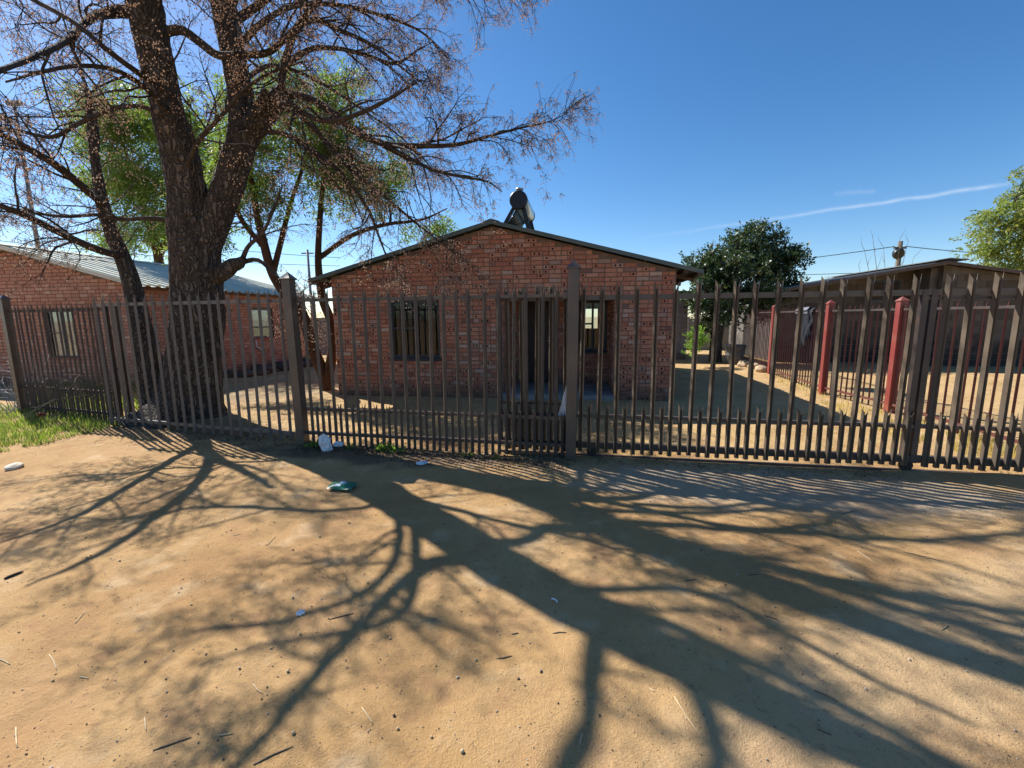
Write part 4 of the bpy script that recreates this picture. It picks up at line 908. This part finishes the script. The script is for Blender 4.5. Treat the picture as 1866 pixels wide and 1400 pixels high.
# ------------------------------------------------------------------ leafy trees behind
def leafy(name, label, base, limbs, clumps, leafmat, barkmat, n_spray, leaflets, ln, wd, droop, tw_r=.006, group=None, sprayl=.28):
    """limbs: lists of (u,v,Y,r); clumps: (u,v,Y, ru,rv,rd) ellipsoids given in pixels / metres of depth, weight = volume"""
    root = thing(name, label, 'tree', base, 0, group)
    parts = [limb(pix(l), base, 14, .08, .015) for l in limbs]
    V, Fq = join(parts); link(bpy.data.objects.new('trunk', np_mesh('trunk', V, Fq, M[barkmat], None, True)), root)
    lp = np.concatenate([spline(pix(l), 40)[:, :3] for l in limbs])
    P = []; w = np.array([a[3]*a[4]*(a[2]**2)*a[5] for a in clumps]); w = w/w.sum()
    seg = []
    for (u, v, Y, ru, rv, rd), ww in zip(clumps, w):
        n = max(8, int(n_spray*ww)); c = T(u, v, Y); k = Y/F; sub = max(3, n//28)
        sc_ = rand_unit(sub)*(rng.random((sub, 1))**.45)*np.array([ru*k, rd, rv*k])*.95+c
        j = rng.integers(0, sub, n); p = sc_[j]+rng.normal(size=(n, 3))*np.array([.17, .17, .14])*(ru*k/1.2+.35)
        P.append(p)
        for q in sc_:
            m_i = np.argmin(((lp-q)**2).sum(1)+rng.random(len(lp))*.3); s0 = lp[m_i]; pm = (s0+q)/2+rng.normal(size=3)*.12+np.array([0, 0, .12])
            seg.append(np.array([s0*(1-t)**2+2*pm*t*(1-t)+q*t*t for t in np.linspace(0, 1, 7)]))
    V, Fq = tubes_np(np.array(seg), np.tile(np.linspace(tw_r*2.2, tw_r*.6, 7), (len(seg), 1)), 4)
    o = link(bpy.data.objects.new('branches', np_mesh('branches', V-base, Fq, M[barkmat])), root); o['kind'] = 'stuff'
    P = np.concatenate(P); n = len(P)
    ax = rand_unit(n); ax[:, 2] = ax[:, 2]*.6+droop; ax /= np.linalg.norm(ax, axis=1, keepdims=True)
    t = np.linspace(.1, 1, leaflets); c = P[:, None, :]+ax[:, None, :]*(t[None, :, None]*sprayl); c[:, :, 2] += (droop*.25*sprayl)*(t**2)[None, :]
    side_ = np.cross(ax, rand_unit(n)); side_ /= np.linalg.norm(side_, axis=1, keepdims=True)
    sg = np.where(np.arange(leaflets) % 2, 1., -1.)
    d = ax[:, None, :]*.55+side_[:, None, :]*sg[None, :, None]*.75+rng.normal(size=(n, leaflets, 3))*.22; d /= np.linalg.norm(d, axis=2, keepdims=True)
    V, Fq = leaf_quads(c.reshape(-1, 3), d.reshape(-1, 3), ln*rng.uniform(.6, 1.3, n*leaflets), wd*rng.uniform(.7, 1.3, n*leaflets))
    col = np.clip(np.repeat(rng.beta(2, 2, n), leaflets)+rng.normal(size=n*leaflets)*.1, 0, 1)
    o = link(bpy.data.objects.new('crown', np_mesh('crown', V-base, Fq, M[leafmat], col)), root)
    return root
b1 = G(598, 712); b1[2] = 0
leafy('feathery_tree', 'yellow-green tree with forked red-brown trunk between the two brick houses', b1,
 [[(598, 730, 10.05, .17), (592, 690, 10.05, .15), (572, 640, 10.0, .13), (551, 575, 9.9, .12), (520, 535, 9.8, .11), (497, 500, 9.8, .10), (480, 440, 9.8, .085), (466, 380, 9.8, .065), (455, 300, 9.8, .045), (448, 220, 9.8, .02)],
  [(595, 700, 10.05, .13), (606, 640, 10.0, .11), (604, 590, 9.95, .10), (588, 545, 9.95, .09), (580, 480, 10, .075), (583, 400, 10, .06), (590, 320, 10, .04), (600, 230, 10, .02)],
  [(582, 470, 10, .06), (640, 430, 10.2, .05), (700, 410, 10.4, .04), (770, 400, 10.6, .025), (815, 380, 10.8, .012)],
  [(497, 500, 9.8, .07), (512, 440, 10, .06), (530, 370, 10.3, .045), (560, 280, 10.5, .03), (580, 200, 10.6, .015)],
  [(480, 450, 9.8, .06), (440, 400, 9.7, .05), (420, 340, 9.6, .04), (400, 270, 9.6, .02)]],
 [(470, 280, 9.9, 70, 60, .9), (560, 240, 10.3, 80, 70, 1.0), (640, 270, 10.4, 70, 60, .9), (600, 340, 10.2, 80, 40, .8), (520, 180, 10.0, 70, 50, .9), (690, 350, 10.6, 60, 45, .7), (430, 220, 9.8, 50, 60, .8), (780, 410, 10.9, 45, 28, .5), (820, 440, 10.9, 35, 25, .4), (480, 370, 9.8, 50, 40, .6), (620, 180, 10.6, 60, 40, .8), (720, 300, 10.8, 40, 40, .6), (385, 430, 10.4, 38, 40, .7), (370, 370, 10.9, 40, 45, .8), (360, 470, 10.2, 34, 30, .6), (430, 330, 10.2, 45, 45, .7)],  # clumps hidden behind the big trunk are added to shade the yard
 'willow', 'redbark', 4700, 10, .10, .026, -.5)
b2 = T(285, 600, 17.5); b2[2] = 0
leafy('feathery_tree', 'yellow-green feathery tree rising behind the pale roof at the far left', b2,
 [[(300, 640, 17.5, .2), (290, 480, 17.5, .16), (270, 400, 17.5, .12), (240, 310, 17.5, .07), (210, 220, 17.5, .03)], [(290, 470, 17.5, .12), (320, 380, 17.5, .09), (340, 280, 17.6, .06), (350, 200, 17.6, .03)]],
 [(215, 230, 17.3, 75, 60, 1.8), (300, 200, 17.6, 70, 60, 1.8), (250, 320, 17.4, 90, 60, 1.8), (190, 300, 17.2, 45, 55, 1.2), (290, 400, 17.5, 70, 60, 1.5), (160, 200, 17.4, 35, 35, 1.0), (380, 300, 17.7, 60, 70, 1.5), (230, 430, 17.5, 55, 35, 1.2)],
 'willow', 'redbark', 4600, 9, .16, .046, -.5, .012, None, .45)
b3 = G(1305, 661); b3[2] = 0
leafy('evergreen_tree', 'dense dark green rounded tree standing beyond the grey outbuilding', b3,
 [[(1303, 665, 15.6, .22), (1305, 620, 15.6, .2), (1315, 570, 15.6, .17), (1330, 510, 15.6, .12), (1345, 450, 15.6, .05)], [(1310, 590, 15.6, .13), (1290, 540, 15.6, .1), (1280, 480, 15.6, .04)], [(1320, 560, 15.6, .12), (1370, 520, 15.6, .09), (1400, 470, 15.6, .04)]],
 [(1350, 470, 15.6, 50, 45, 1.2), (1300, 500, 15.4, 48, 45, 1.2), (1400, 480, 15.6, 45, 50, 1.2), (1345, 530, 15.2, 60, 45, 1.3), (1275, 545, 15.5, 30, 40, .9), (1425, 510, 15.7, 32, 40, 1.0), (1365, 435, 15.7, 32, 26, .9), (1405, 428, 15.8, 22, 16, .6), (1300, 455, 15.6, 26, 26, .8), (1380, 560, 15.4, 50, 35, 1.0), (1300, 580, 15.3, 30, 25, .8)],
 'dense', 'bark', 4200, 7, .11, .062, -.1, .008, None, .24)
b4 = G(1900, 640); b4 = T(1890, 630, 24); b4[2] = 0
leafy('pale_tree', 'light yellow-green tree at the right edge of the picture behind the block house', b4,
 [[(1895, 640, 24, .3), (1890, 520, 24, .22), (1870, 430, 24, .14), (1850, 360, 24, .05)], [(1890, 500, 24, .14), (1930, 400, 24, .08), (1950, 330, 24, .04)]],
 [(1880, 350, 24, 50, 45, 1.6), (1830, 420, 23.7, 45, 45, 1.6), (1885, 430, 23.6, 55, 50, 1.8), (1795, 440, 24, 26, 28, 1.0), (1850, 480, 23.8, 50, 30, 1.3), (1930, 400, 24, 60, 80, 1.8), (1810, 475, 23.9, 26, 22, .8)],
 'light', 'bark', 2300, 9, .20, .07, -.35, .014, None, .55)
b5 = G(1268, 648); b5[2] = 0
leafy('bright_shrub', 'bright green shrub beside the grey outbuilding wall', b5,
 [[(1268, 652, 14.2, .03), (1266, 630, 14.2, .025), (1262, 600, 14.2, .012)]], [(1262, 615, 14.2, 15, 17, .35), (1275, 625, 14.2, 12, 18, .35), (1260, 635, 14.1, 13, 13, .3), (1272, 600, 14.3, 9, 10, .3)],
 'bush', 'twig', 320, 7, .07, .03, .35, .004, None, .16)['category'] = 'shrub'
# bare saplings between the yards (far right, above the block house)
def bare(name, label, base, shoots):
    root = thing(name, label, 'tree', base); P = []; Rr = []
    for (u0, v0, u1, v1, Y) in shoots:
        a = T(u0, v0, Y); b = T(u1, v1, Y); mid_ = (a+b)/2+rng.normal(size=3)*.15; pts = np.array([a*(1-t)**2+2*mid_*t*(1-t)+b*t*t for t in np.linspace(0, 1, 8)])
        P.append(pts); Rr.append(np.linspace(.035, .008, 8))
        for k in range(3, 8):
            d = nrm(pts[k]-pts[k-1])+outward(nrm(pts[k]-pts[k-1]))*.6; P.append(wander(pts[k], d, random.uniform(.3, .8), 8, .1, .1, .01)[0]); Rr.append(np.linspace(.012, .004, 8))
    V, Fq = tubes_np(np.array(P), np.array(Rr), 4); link(bpy.data.objects.new('trunk', np_mesh('trunk', V-base, Fq, M['wood'])), root)
bb_ = T(1610, 600, 24); bb_[2] = 0
bare('bare_sapling', 'leafless thin sapling shoots showing above the block house roof', bb_, [(1612, 640, 1565, 485, 24), (1612, 640, 1590, 430, 24), (1612, 640, 1575, 455, 24), (1612, 640, 1610, 450, 24), (1612, 640, 1640, 435, 24.2), (1612, 640, 1655, 440, 24.3), (1612, 640, 1665, 470, 24.3)])
# dry scrub behind and along things
def scrub(name, label, base, n, h, spread, cat='bush', mat='wood'):
    root = thing(name, label, cat, base); P = []; Rr = []
    for i in range(n):
        d = np.array([random.gauss(0, spread), random.gauss(0, spread), 1.0]); p, r = wander(np.array(base)+np.array([random.gauss(0, .12), random.gauss(0, .12), 0]), d, h*random.uniform(.5, 1.2), 8, -.12, .16, .008)
        P.append(p); Rr.append(r)
        for k in (3, 5, 6):
            tt = nrm(p[k]-p[k-1]); q, r2_ = wander(p[k], tt+outward(tt)*.8, h*.3*random.uniform(.5, 1.2), 8, 0, .16, .004); P.append(q); Rr.append(r2_)
    V, Fq = tubes_np(np.array(P), np.array(Rr), 4); link(bpy.data.objects.new('stems', np_mesh('stems', V-np.array(base), Fq, M[mat])), root); return root
s1 = T(245, 560, 7.9); s1[2] = 0; scrub('dry_bush', 'tangle of dry twigs between the tree and the neighbour fence', s1, 34, 1.9, .35)
s2 = G(1340, 661); s2[2] = 0; scrub('dry_bush', 'dry pale bush behind the grey tub near the evergreen tree', s2+np.array([.3, .9, 0]), 22, 1.5, .25, mat='stalk')
s3 = G(8, 760); s3[2] = 0; scrub('dry_bush', 'grey dry bush at the left edge beside the end post', s3+np.array([-.3, .5, 0]), 26, 1.4, .4, mat='pole')
# stacked stone rubble: dark heap at the neighbour's wall

# ------------------------------------------------------------------ poles and cables
def at_base(u, v, Y): p = T(u, v, Y); p[2] = 0; return p
mp = T(70, 455, 60); top = T(22, 192, 60)
mast = thing('light_mast', 'tall slim floodlight mast far off behind the left roof', 'lamp post', (mp[0], mp[1], 0))
MB().tube([(0, 0, 0), (0, 0, top[2])], [.32, .16], 10).build('pole', M['pole'], mast)
m = MB(); m.box(-.9, .9, -.2, .2, top[2]-.05, top[2]+.5); m.build('lamp_head', M['pole'], mast)
pb = at_base(1622, 600, 26); pt = T(1630, 440, 26)
pole = thing('utility_pole', 'wooden utility pole with a dark round fitting above the block house roof', 'pole', (pb[0], pb[1], 0))
MB().tube([(0, 0, 0), (0, 0, pt[2])], [.16, .11], 10).build('post', M['wood'], pole)
m = MB(); cz = T(1625, 463, 26)[2]; m.tube([(-.12, -.25, cz-.02), (-.12, -.2, cz), (-.12, 0, cz), (-.12, .08, cz)], [.2, .28, .3, .2], 16); m.build('fitting', M['black'], pole)
MB().bar((-.35, 0, T(1628, 452, 26)[2]), (.35, 0, T(1628, 452, 26)[2]), .08, .1).build('crossarm', M['wood'], pole)
def cable(name, label, pts, r, sag=.3):
    P = []
    for a, b in zip(pts[:-1], pts[1:]):
        for t in np.linspace(0, 1, 14)[:-1]: q = a*(1-t)+b*t; q = q-np.array([0, 0, sag*4*t*(1-t)]); P.append(q)
    P.append(pts[-1]); o = MB().tube([tuple(p-pts[0]) for p in P], r, 5).build(name, M['wire']); o.location = tuple(pts[0]); tag(o, label, 'cable')
at_p = np.array([pb[0], pb[1], T(1628, 452, 26)[2]+.08])
cable('power_cable', 'overhead cable running left from the utility pole on the right', [at_p+np.array([-.3, 0, 0]), T(1180, 497, 34)], .022, .2)
cable('power_cable', 'overhead cable running right from the utility pole into the pale tree', [at_p+np.array([.3, 0, 0]), T(2100, 470, 30)], .022, .25)
cable('power_cable', 'low overhead cable behind the block house left of the utility pole', [T(1180, 505, 40), T(1640, 495, 40)], .025, .1)
cable('power_cable', 'upper overhead cable above the left house roof', [T(-120, 385, 22), T(620, 470, 34)], .018, .3)
cable('power_cable', 'lower overhead cable above the left house roof', [T(-120, 425, 22), T(620, 485, 34)], .018, .3)
sp = at_base(571, 600, 19); st = T(570, 455, 19)
sp_ = thing('service_pole', 'thin grey pole behind the gap between the two brick houses', 'pole', (sp[0], sp[1], 0)); MB().tube([(0, 0, 0), (0, 0, st[2])], [.07, .05], 8).build('post', M['pole'], sp_)
MB().bar((-.25, 0, st[2]-.15), (.25, 0, st[2]-.15), .05, .05).build('crossarm', M['pole'], sp_)

# ------------------------------------------------------------------ tub, rocks, rubble, wheel, boundary wall behind
tp = G(1338, 664); tp[2] = 0
tub = thing('garden_tub', 'big grey plastic tub standing by the dark tree', 'tub', tp)
m = MB(); m.tube([(0, 0, 0), (0, 0, .02), (0, 0, .62), (0, 0, .66), (0, 0, .64), (0, 0, .3)], [.2, .22, .33, .345, .31, .28], 20, 0, False); m.build('body', M['tub'], tub)
MB().tube([(0, 0, .28), (0, 0, .30)], .27, 20).build('soil', M['darkstick'], tub)
def rock(name, mat, p, sx, sy, sz, seed=0, label=None, cat='stone', group=None):
    bm = bmesh.new(); bmesh.ops.create_icosphere(bm, subdivisions=3, radius=1); me = bpy.data.meshes.new(name)
    co = np.array([v.co for v in bm.verts]); d = 1+.45*(vnoise(co*1.4+seed*7.1)-.5)+.18*(vnoise(co*3.7+seed)-.5)
    for v, k in zip(bm.verts, d): v.co = v.co*k; v.co.x *= sx; v.co.y *= sy; v.co.z *= sz
    bm.to_mesh(me); bm.free(); me.materials.append(M[mat]); [setattr(q, 'use_smooth', True) for q in me.polygons]
    o = link(bpy.data.objects.new(name, me)); o.location = (p[0], p[1], z1(p[0], p[1])+sz*.55); o.rotation_euler = (0, 0, seed*1.3)
    return tag(o, label, cat, group)
for i, (u, v, s, lb) in enumerate([(1357, 668, .20, 'pale rock at the foot of the red fence, nearest the tub'), (1374, 672, .15, 'middle pale rock of three at the foot of the red fence'), (1388, 678, .17, 'ochre rock at the foot of the red fence, nearest the red post')]):
    rock('rock', 'gold', G(u, v), s*1.3, s, s*.7, i+1, lb)
# heap of dark builder's rubble along the neighbour's side wall
k = 0
for i in range(26):
    t = random.random(); p = NR+e2*(1.6+4.2*t)+e1*(.35+random.random()*.75); s = random.uniform(.09, .24)
    rock('rubble_stone', 'rubblestone', p, s*1.3, s, s*.75, i+20, 'dark rough rubble stone heaped along the neighbour side wall', 'stone', 'rubble heap by the neighbour wall')
# rear boundary walls that close the yards
for (p, q, h, lb) in ((G(1238, 645), T(1500, 620, 19), 1.5, 'low pale boundary wall at the back behind the evergreen tree'), (T(500, 600, 21), T(760, 600, 22), 1.7, 'low pale boundary wall at the back between the brick houses')):
    p = np.array([p[0], p[1]+3.2 if p[1] < 20 else p[1], 0]); q = np.array([q[0], q[1], 0]); a, L = frame_of(p, q); t_ = thing('boundary_wall', lb, 'wall', p, a)
    n = int(L/1.5)+1
    for i in range(n): MB().box(i*1.5+.06, i*1.5+1.5, 0, .06, -.1, h).build('wall_panel', M['concrete'], t_)
    for i in range(n+1): MB().box(i*1.5-.06, i*1.5+.055, -.04, .1, -.1, h+.08).build('pier', M['concrete'], t_)

# ------------------------------------------------------------------ litter on the ground
def on(u, v, dz=0.0): p = G(u, v); p[2] = z1(p[0], p[1])+dz; return p
def crumple(name, mat, p, sx, sy, sz, amp, seed, label, cat, flat=0.0, mats2=None):
    bm = bmesh.new(); bmesh.ops.create_icosphere(bm, subdivisions=4, radius=1); co = np.array([v.co for v in bm.verts])
    n1 = vnoise(co*2.2+seed*3.3); n2 = vnoise(co*5+seed); n3 = vnoise(co*11+seed*2); d = 1+amp*((1-np.abs(2*n1-1))-.6)+amp*.6*((1-np.abs(2*n2-1))-.6)+amp*.25*(n3-.5)
    for v, k in zip(bm.verts, d): v.co = Vector((v.co.x*k*sx, v.co.y*k*sy, max(-flat, v.co.z*k)*sz))
    me = bpy.data.meshes.new(name); bm.to_mesh(me); bm.free(); me.materials.append(M[mat])
    o = link(bpy.data.objects.new(name, me)); o.location = tuple(p); return tag(o, label, cat)
pb_ = on(597, 822); o = crumple('plastic_bag', 'white', pb_+np.array([0, -.02, .08]), .060, .05, .115, .7, 3, 'crumpled white plastic bag standing at the foot of the fence near the tall post', 'bag', .75); o.rotation_euler = (0, -.3, .4)
o = crumple('paper_scrap', 'white', on(617, 816, .03), .05, .04, .035, .8, 5, 'small white plastic scrap right beside the white bag', 'scrap', .6)
def pillow(name, mat, p, L, Wd, h, rz, label, cat, patch=None, seed=1):
    m = MB(); nx_, ny_ = 18, 12; vs = []
    for s in (1, -1):
        for j in range(ny_+1):
            for i in range(nx_+1):
                x = (i/nx_-.5)*2; y = (j/ny_-.5)*2; e = max(0, (1-x**4)*(1-y**4))**.6
                nz_ = float(vnoise(np.array([[x*2+seed, y*2, seed]]))[0])-.5
                vs.append((x*L/2*(1-.06*y*y), y*Wd/2, s*h*e*(.5+.8*nz_)+.02*nz_ + (.004 if s > 0 else -.004)*e))
    k = (nx_+1)*(ny_+1); f = []
    for j in range(ny_):
        for i in range(nx_): a = j*(nx_+1)+i; f += [(a, a+1, a+nx_+2, a+nx_+1), (k+a+nx_+1, k+a+nx_+2, k+a+1, k+a)]
    m.add(vs, f, 0, 0, True)
    if patch:
        for idx_ in range(nx_*ny_):
            i, j = idx_ % nx_, idx_//nx_; x = (i+.5)/nx_; y = (j+.5)/ny_
            if any(a < x < b and c < y < d for a, b, c, d in patch): m.m[idx_*2] = 1
    o = m.build(name, [M[mat], M['paper']]); o.location = tuple(p); o.rotation_euler = (.05, .04, rz); return tag(o, label, cat)
pillow('green_packet', 'greenplastic', on(624, 889, .028), .26, .15, .022, -.1, 'flattened dark green packet with white panels lying in the trunk shadow', 'packet', [(.4, .78, .5, .78), (.25, .5, .15, .4)], 3)
pillow('snack_wrapper', 'paper', on(769, 847, .02), .13, .08, .012, .3, 'pale blue wrapper lying on the dark litter before the fence', 'wrapper', None, 5)
pillow('bottle_label', 'white', on(548, 1123, .008), .045, .03, .006, .5, 'tiny white and green scrap on the open sand', 'scrap', None, 7)
m = MB(); m.tube([(.0, 0, 0), (.012, .0, .004), (.03, -.004, .006), (.045, -.016, .004)], .0045, 6); o = m.build('white_straw', M['white']); o.location = tuple(on(1005, 1092, .006)); o.rotation_euler = (0, 0, -.5); tag(o, 'short bent white plastic piece beside the trunk shadow', 'scrap')
rock('flat_stone', 'stone', on(27, 853), .10, .07, .035, 4, 'smooth pale flat stone on the sand at the left edge')
crumple('red_scrap', 'red', on(75, 764, .05), .06, .05, .05, .7, 9, 'small red scrap caught in the grass before the left fence', 'scrap', .7)

z5 = [(560, 1190, 700, 1145, 1), (925, 1240, 1068, 1172, 1), (1198, 705, 1290, 680, 1), (1320, 1030, 1360, 1088, 0), (925, 950, 958, 983, 0), (60, 1100, 65, 1183, 0), (180, 830, 208, 890, 0), (275, 715, 310, 670, 0), (795, 1135, 850, 1125, 0), (975, 430, 1005, 395, 0), (470, 110, 488, 140, 0), (530, 280, 548, 250, 0), (15, 548, 85, 522, 2), (0, 858, 40, 878, 0), (290, 920, 325, 926, 0), (530, 1070, 535, 1120, 0), (1810, 850, 1866, 838, 1), (850, 398, 878, 392, 0)]
z6 = [(590, 995, 705, 1155, 0), (245, 1175, 255, 1130, 0), (1258, 455, 1325, 505, 0), (1430, 462, 1570, 500, 1), (510, 658, 530, 680, 0), (920, 685, 970, 700, 1), (1565, 735, 1590, 718, 0), (630, 562, 670, 555, 1), (0, 755, 25, 750, 1), (150, 752, 198, 752, 1), (880, 350, 905, 375, 0), (1200, 315, 1260, 300, 1), (1100, 960, 1190, 1005, 1), (1110, 1105, 1165, 1128, 1), (970, 500, 1050, 535, 0), (500, 960, 520, 975, 0), (860, 548, 900, 545, 1)]
ST = [(a/2, 780+b/2, c/2, 780+d/2, k) for a, b, c, d, k in z5]+[(933+a/2, 780+b/2, 933+c/2, 780+d/2, k) for a, b, c, d, k in z6]
for (ua, va, ub, vb, k) in ST:
    p = on(ua, va); q = on(ub, vb); wb = .03*np.linalg.norm(q-p); mid_ = (p+q)/2+np.array([random.gauss(0, wb), random.gauss(0, wb), 0]); mid_[2] = z1(mid_[0], mid_[1])
    r = (.0026, .0026, .008)[k]; lift = np.array([0, 0, r*.7])
    pts = [p+lift, p*.6+mid_*.4+lift*1.5, mid_+lift*1.6, mid_*.4+q*.6+lift*1.4, q+lift]
    o = MB().tube([tuple(x-p) for x in pts], [r*.8, r, r, r*.9, r*.5], 6).build(('straw_stalk', 'twig', 'stick')[k], M[('stalk', 'stalk', 'darkstick')[k]] if k != 1 else M['wood']); o.location = tuple(p)
    if k == 2: tag(o, 'short dark stick lying on the sand at the left edge', 'stick')
    elif k == 1: tag(o, 'thin brown twig lying on the sand in the foreground', 'twig', 'twigs scattered on the sand')
    else: tag(o, 'thin pale straw stalk lying on the sand in the foreground', 'straw', 'straw stalks scattered on the sand')
bz = [(1068, 630), (953, 537), (1422, 776), (1450, 1103), (1573, 1140), (1685, 1200), (1070, 1123), (875, 897), (195, 932), (1272, 350), (940, 216), (315, 468), (1180, 330), (698, 650), (1050, 898), (1095, 762), (435, 478), (255, 350), (1165, 400), (1735, 855), (990, 818), (1340, 570)]
bme = None
for (a, b) in bz:
    p = on(a/2, 780+b/2)
    if bme is None:
        bm = bmesh.new(); bmesh.ops.create_icosphere(bm, subdivisions=2, radius=.0085); bme = bpy.data.meshes.new('fallen_berry'); bm.to_mesh(bme); bm.free(); bme.materials.append(M['stalk']); [setattr(q, 'use_smooth', True) for q in bme.polygons]
    s = random.uniform(.6, .95); o = link(bpy.data.objects.new('fallen_berry', bme)); o.location = (p[0], p[1], p[2]+.007*s); o.scale = (s, s, s*.9); tag(o, 'small round dry berry fallen on the open sand', 'berry', 'berries fallen on the sand')
# scattered grit and crumbs
n = 15000; X = rng.uniform(-4.5, 4.5, n); Y = .7+rng.random(n)**1.5*4.6; keep = np.abs(X) < Y*1.25+.4; X, Y = X[keep], Y[keep]; n = len(X)
r = np.clip(rng.lognormal(-6.2, .5, n), .0008, .009); Z = zg(X, Y)
V, Fq = octa(np.stack([X, Y, Z+r*.3], 1), r); V += rng.normal(size=V.shape)*np.repeat(r, 6)[:, None]*.25
o = link(bpy.data.objects.new('grit', np_mesh('grit', V, Fq, M['pebble'], np.repeat(rng.random(n), 8)))); tag(o, 'fine grit and crumbs strewn over the sand', None, None, 'stuff')
# leaf litter along the fence and round the tree
def strip(p, q, n, w, off=0.0):
    t = rng.random(n); a, L = frame_of(p, q); nn = np.array([-math.sin(a), math.cos(a)]); d = rng.normal(size=n)*w+off
    return p[0]+(q[0]-p[0])*t+nn[0]*d, p[1]+(q[1]-p[1])*t+nn[1]*d
xs, ys = [], []
for p, q, k, w_, of in ((PA, PB_, 3400, .16, -.16), (PLf, PA, 2200, .22, .05), (PB_, PD, 500, .10, 0), (PLf, PA, 1400, .6, .6), (NR+e1*1.0, NR+e1*1.4+e2*5, 1800, .6, 0)):
    a_, b_ = strip(p, q, k, w_, of); xs.append(a_); ys.append(b_)
X = np.concatenate(xs); Y = np.concatenate(ys); n = len(X); d = rand_unit(n); d[:, 2] = np.abs(d[:, 2])*.25; d /= np.linalg.norm(d, axis=1, keepdims=True)
nv = rand_unit(n)*.4+np.array([0, 0, 1.]); V, Fq = leaf_quads(np.stack([X, Y, zg(X, Y)+rng.random(n)*.012], 1), d, rng.uniform(.015, .055, n), rng.uniform(.006, .02, n), nv)
o = link(bpy.data.objects.new('leaf_litter', np_mesh('leaf_litter', V, Fq, M['litter'], rng.random(n)))); tag(o, 'dark dead leaves and twig crumbs along the foot of the fence', None, None, 'stuff')
# grass
def blades(name, label, X, Y, hmin, hmax, wd, mat, lean=.5):
    n = len(X); h = rng.uniform(hmin, hmax, n); ang = rng.random(n)*2*math.pi; c = np.stack([X, Y, zg(X, Y)-.005], 1); ld_ = np.stack([np.cos(ang), np.sin(ang), np.zeros(n)], 1); sd = np.stack([-np.sin(ang), np.cos(ang), np.zeros(n)], 1)
    b = rng.uniform(.15, 1, n)*lean; mid_ = c+ld_*(h*b*.35)[:, None]+np.array([0, 0, 1])*(h*.62)[:, None]; tip = c+ld_*(h*b)[:, None]+np.array([0, 0, 1])*(h*(1-.25*b))[:, None]
    w_ = wd*rng.uniform(.6, 1.3, n)[:, None]
    V = np.stack([c-sd*w_, c+sd*w_, mid_+sd*w_*.7, mid_-sd*w_*.7, tip], 1).reshape(-1, 3); i = np.arange(n)*5
    Fq = np.concatenate([np.stack([i, i+1, i+2], 1), np.stack([i, i+2, i+3], 1), np.stack([i+3, i+2, i+4], 1)]); r = rng.random(n)
    o = link(bpy.data.objects.new(name, np_mesh(name, V, Fq, M[mat], np.tile(r, 3)))); return tag(o, label, None, None, 'stuff')
def region(poly_px, n):
    out = []; P = np.array(poly_px, float)
    u = rng.uniform(P[:, 0].min(), P[:, 0].max(), n*4); v = rng.uniform(P[:, 1].min(), P[:, 1].max(), n*4)
    ins = np.zeros(len(u), bool); j = len(P)-1
    for i in range(len(P)):
        c = ((P[i, 1] > v) != (P[j, 1] > v)) & (u < (P[j, 0]-P[i, 0])*(v-P[i, 1])/(P[j, 1]-P[i, 1]+1e-9)+P[i, 0]); ins ^= c; j = i
    u, v = u[ins][:n], v[ins][:n]; g = np.array([G(a, b) for a, b in zip(u, v)]); return g[:, 0], g[:, 1]
def clumpy(X, Y, k, thr): m_k = vnoise(np.stack([X*k, Y*k, X*0+4.2], 1)) > thr; return X[m_k], Y[m_k]
X, Y = region([(-90, 735), (60, 742), (215, 762), (235, 778), (150, 792), (90, 805), (0, 822), (-90, 830)], 14000); X, Y = clumpy(X, Y, 5.5, .33)
blades('verge_grass', 'green and yellow grass on the verge before the left fence', X, Y, .015, .15, .0032, 'grass', .9)
X, Y = region([(60, 700), (240, 690), (300, 745), (200, 757), (60, 742)], 3500); blades('yard_grass', 'grass in the neighbour yard behind the left fence', X, Y, .05, .25, .005, 'grass')
X, Y = region([(1385, 685), (1440, 690), (1520, 725), (1640, 760), (1866, 820), (1866, 850), (1640, 800), (1560, 765), (1440, 710)], 5200); X, Y = clumpy(X, Y, 2.6, .42); blades('dry_grass', 'straw-coloured dry grass along the red dividing fence', X, Y, .03, .14, .004, 'straw')
X, Y = region([(560, 760), (1040, 775), (1640, 800), (1866, 850), (1866, 872), (1640, 850), (1040, 822), (560, 800)], 4200); X, Y = clumpy(X, Y, 2.2, .50); blades('yard_straw', 'thin dry straw grass over the yard behind the gate', X, Y, .012, .06, .003, 'straw', .9)
# weeds at the fence foot
for i, (u, v, n, s, lb) in enumerate([(572, 818, 44, .10, 'low green weed at the foot of the tall post, left of the white bag'), (640, 822, 26, .08, 'low brownish weed just right of the white bag'), (700, 826, 52, .11, 'leafy green weed in the middle of the fence foot'), (722, 828, 30, .09, 'small green weed beside the leafy one at the fence foot'), (852, 833, 26, .07, 'small sparse weed at the fence foot left of the gate'), (905, 838, 22, .06, 'tiny weed at the fence foot nearest the gate')]):
    p = on(u, v); wd = thing('weed', lb, 'weed', p); a_ = rng.random(n)*2*math.pi; el = rng.uniform(.2, 1.2, n); d = np.stack([np.cos(a_)*np.cos(el), np.sin(a_)*np.cos(el), np.sin(el)], 1)
    c = d*rng.uniform(.1, .9, n)[:, None]*s; V, Fq = leaf_quads(c, d, rng.uniform(.4, .9, n)*s, rng.uniform(.15, .3, n)*s); link(bpy.data.objects.new('leaves', np_mesh('leaves', V, Fq, M['bush'], rng.random(n)*.5)), wd)
    P = np.stack([np.zeros((n, 3)), c*.5, c], 1); V, Fq = tubes_np(P, np.full((n, 3), .0015), 3); link(bpy.data.objects.new('stems', np_mesh('stems', V, Fq, M['twig'])), wd)
bpy.context.view_layer.update()
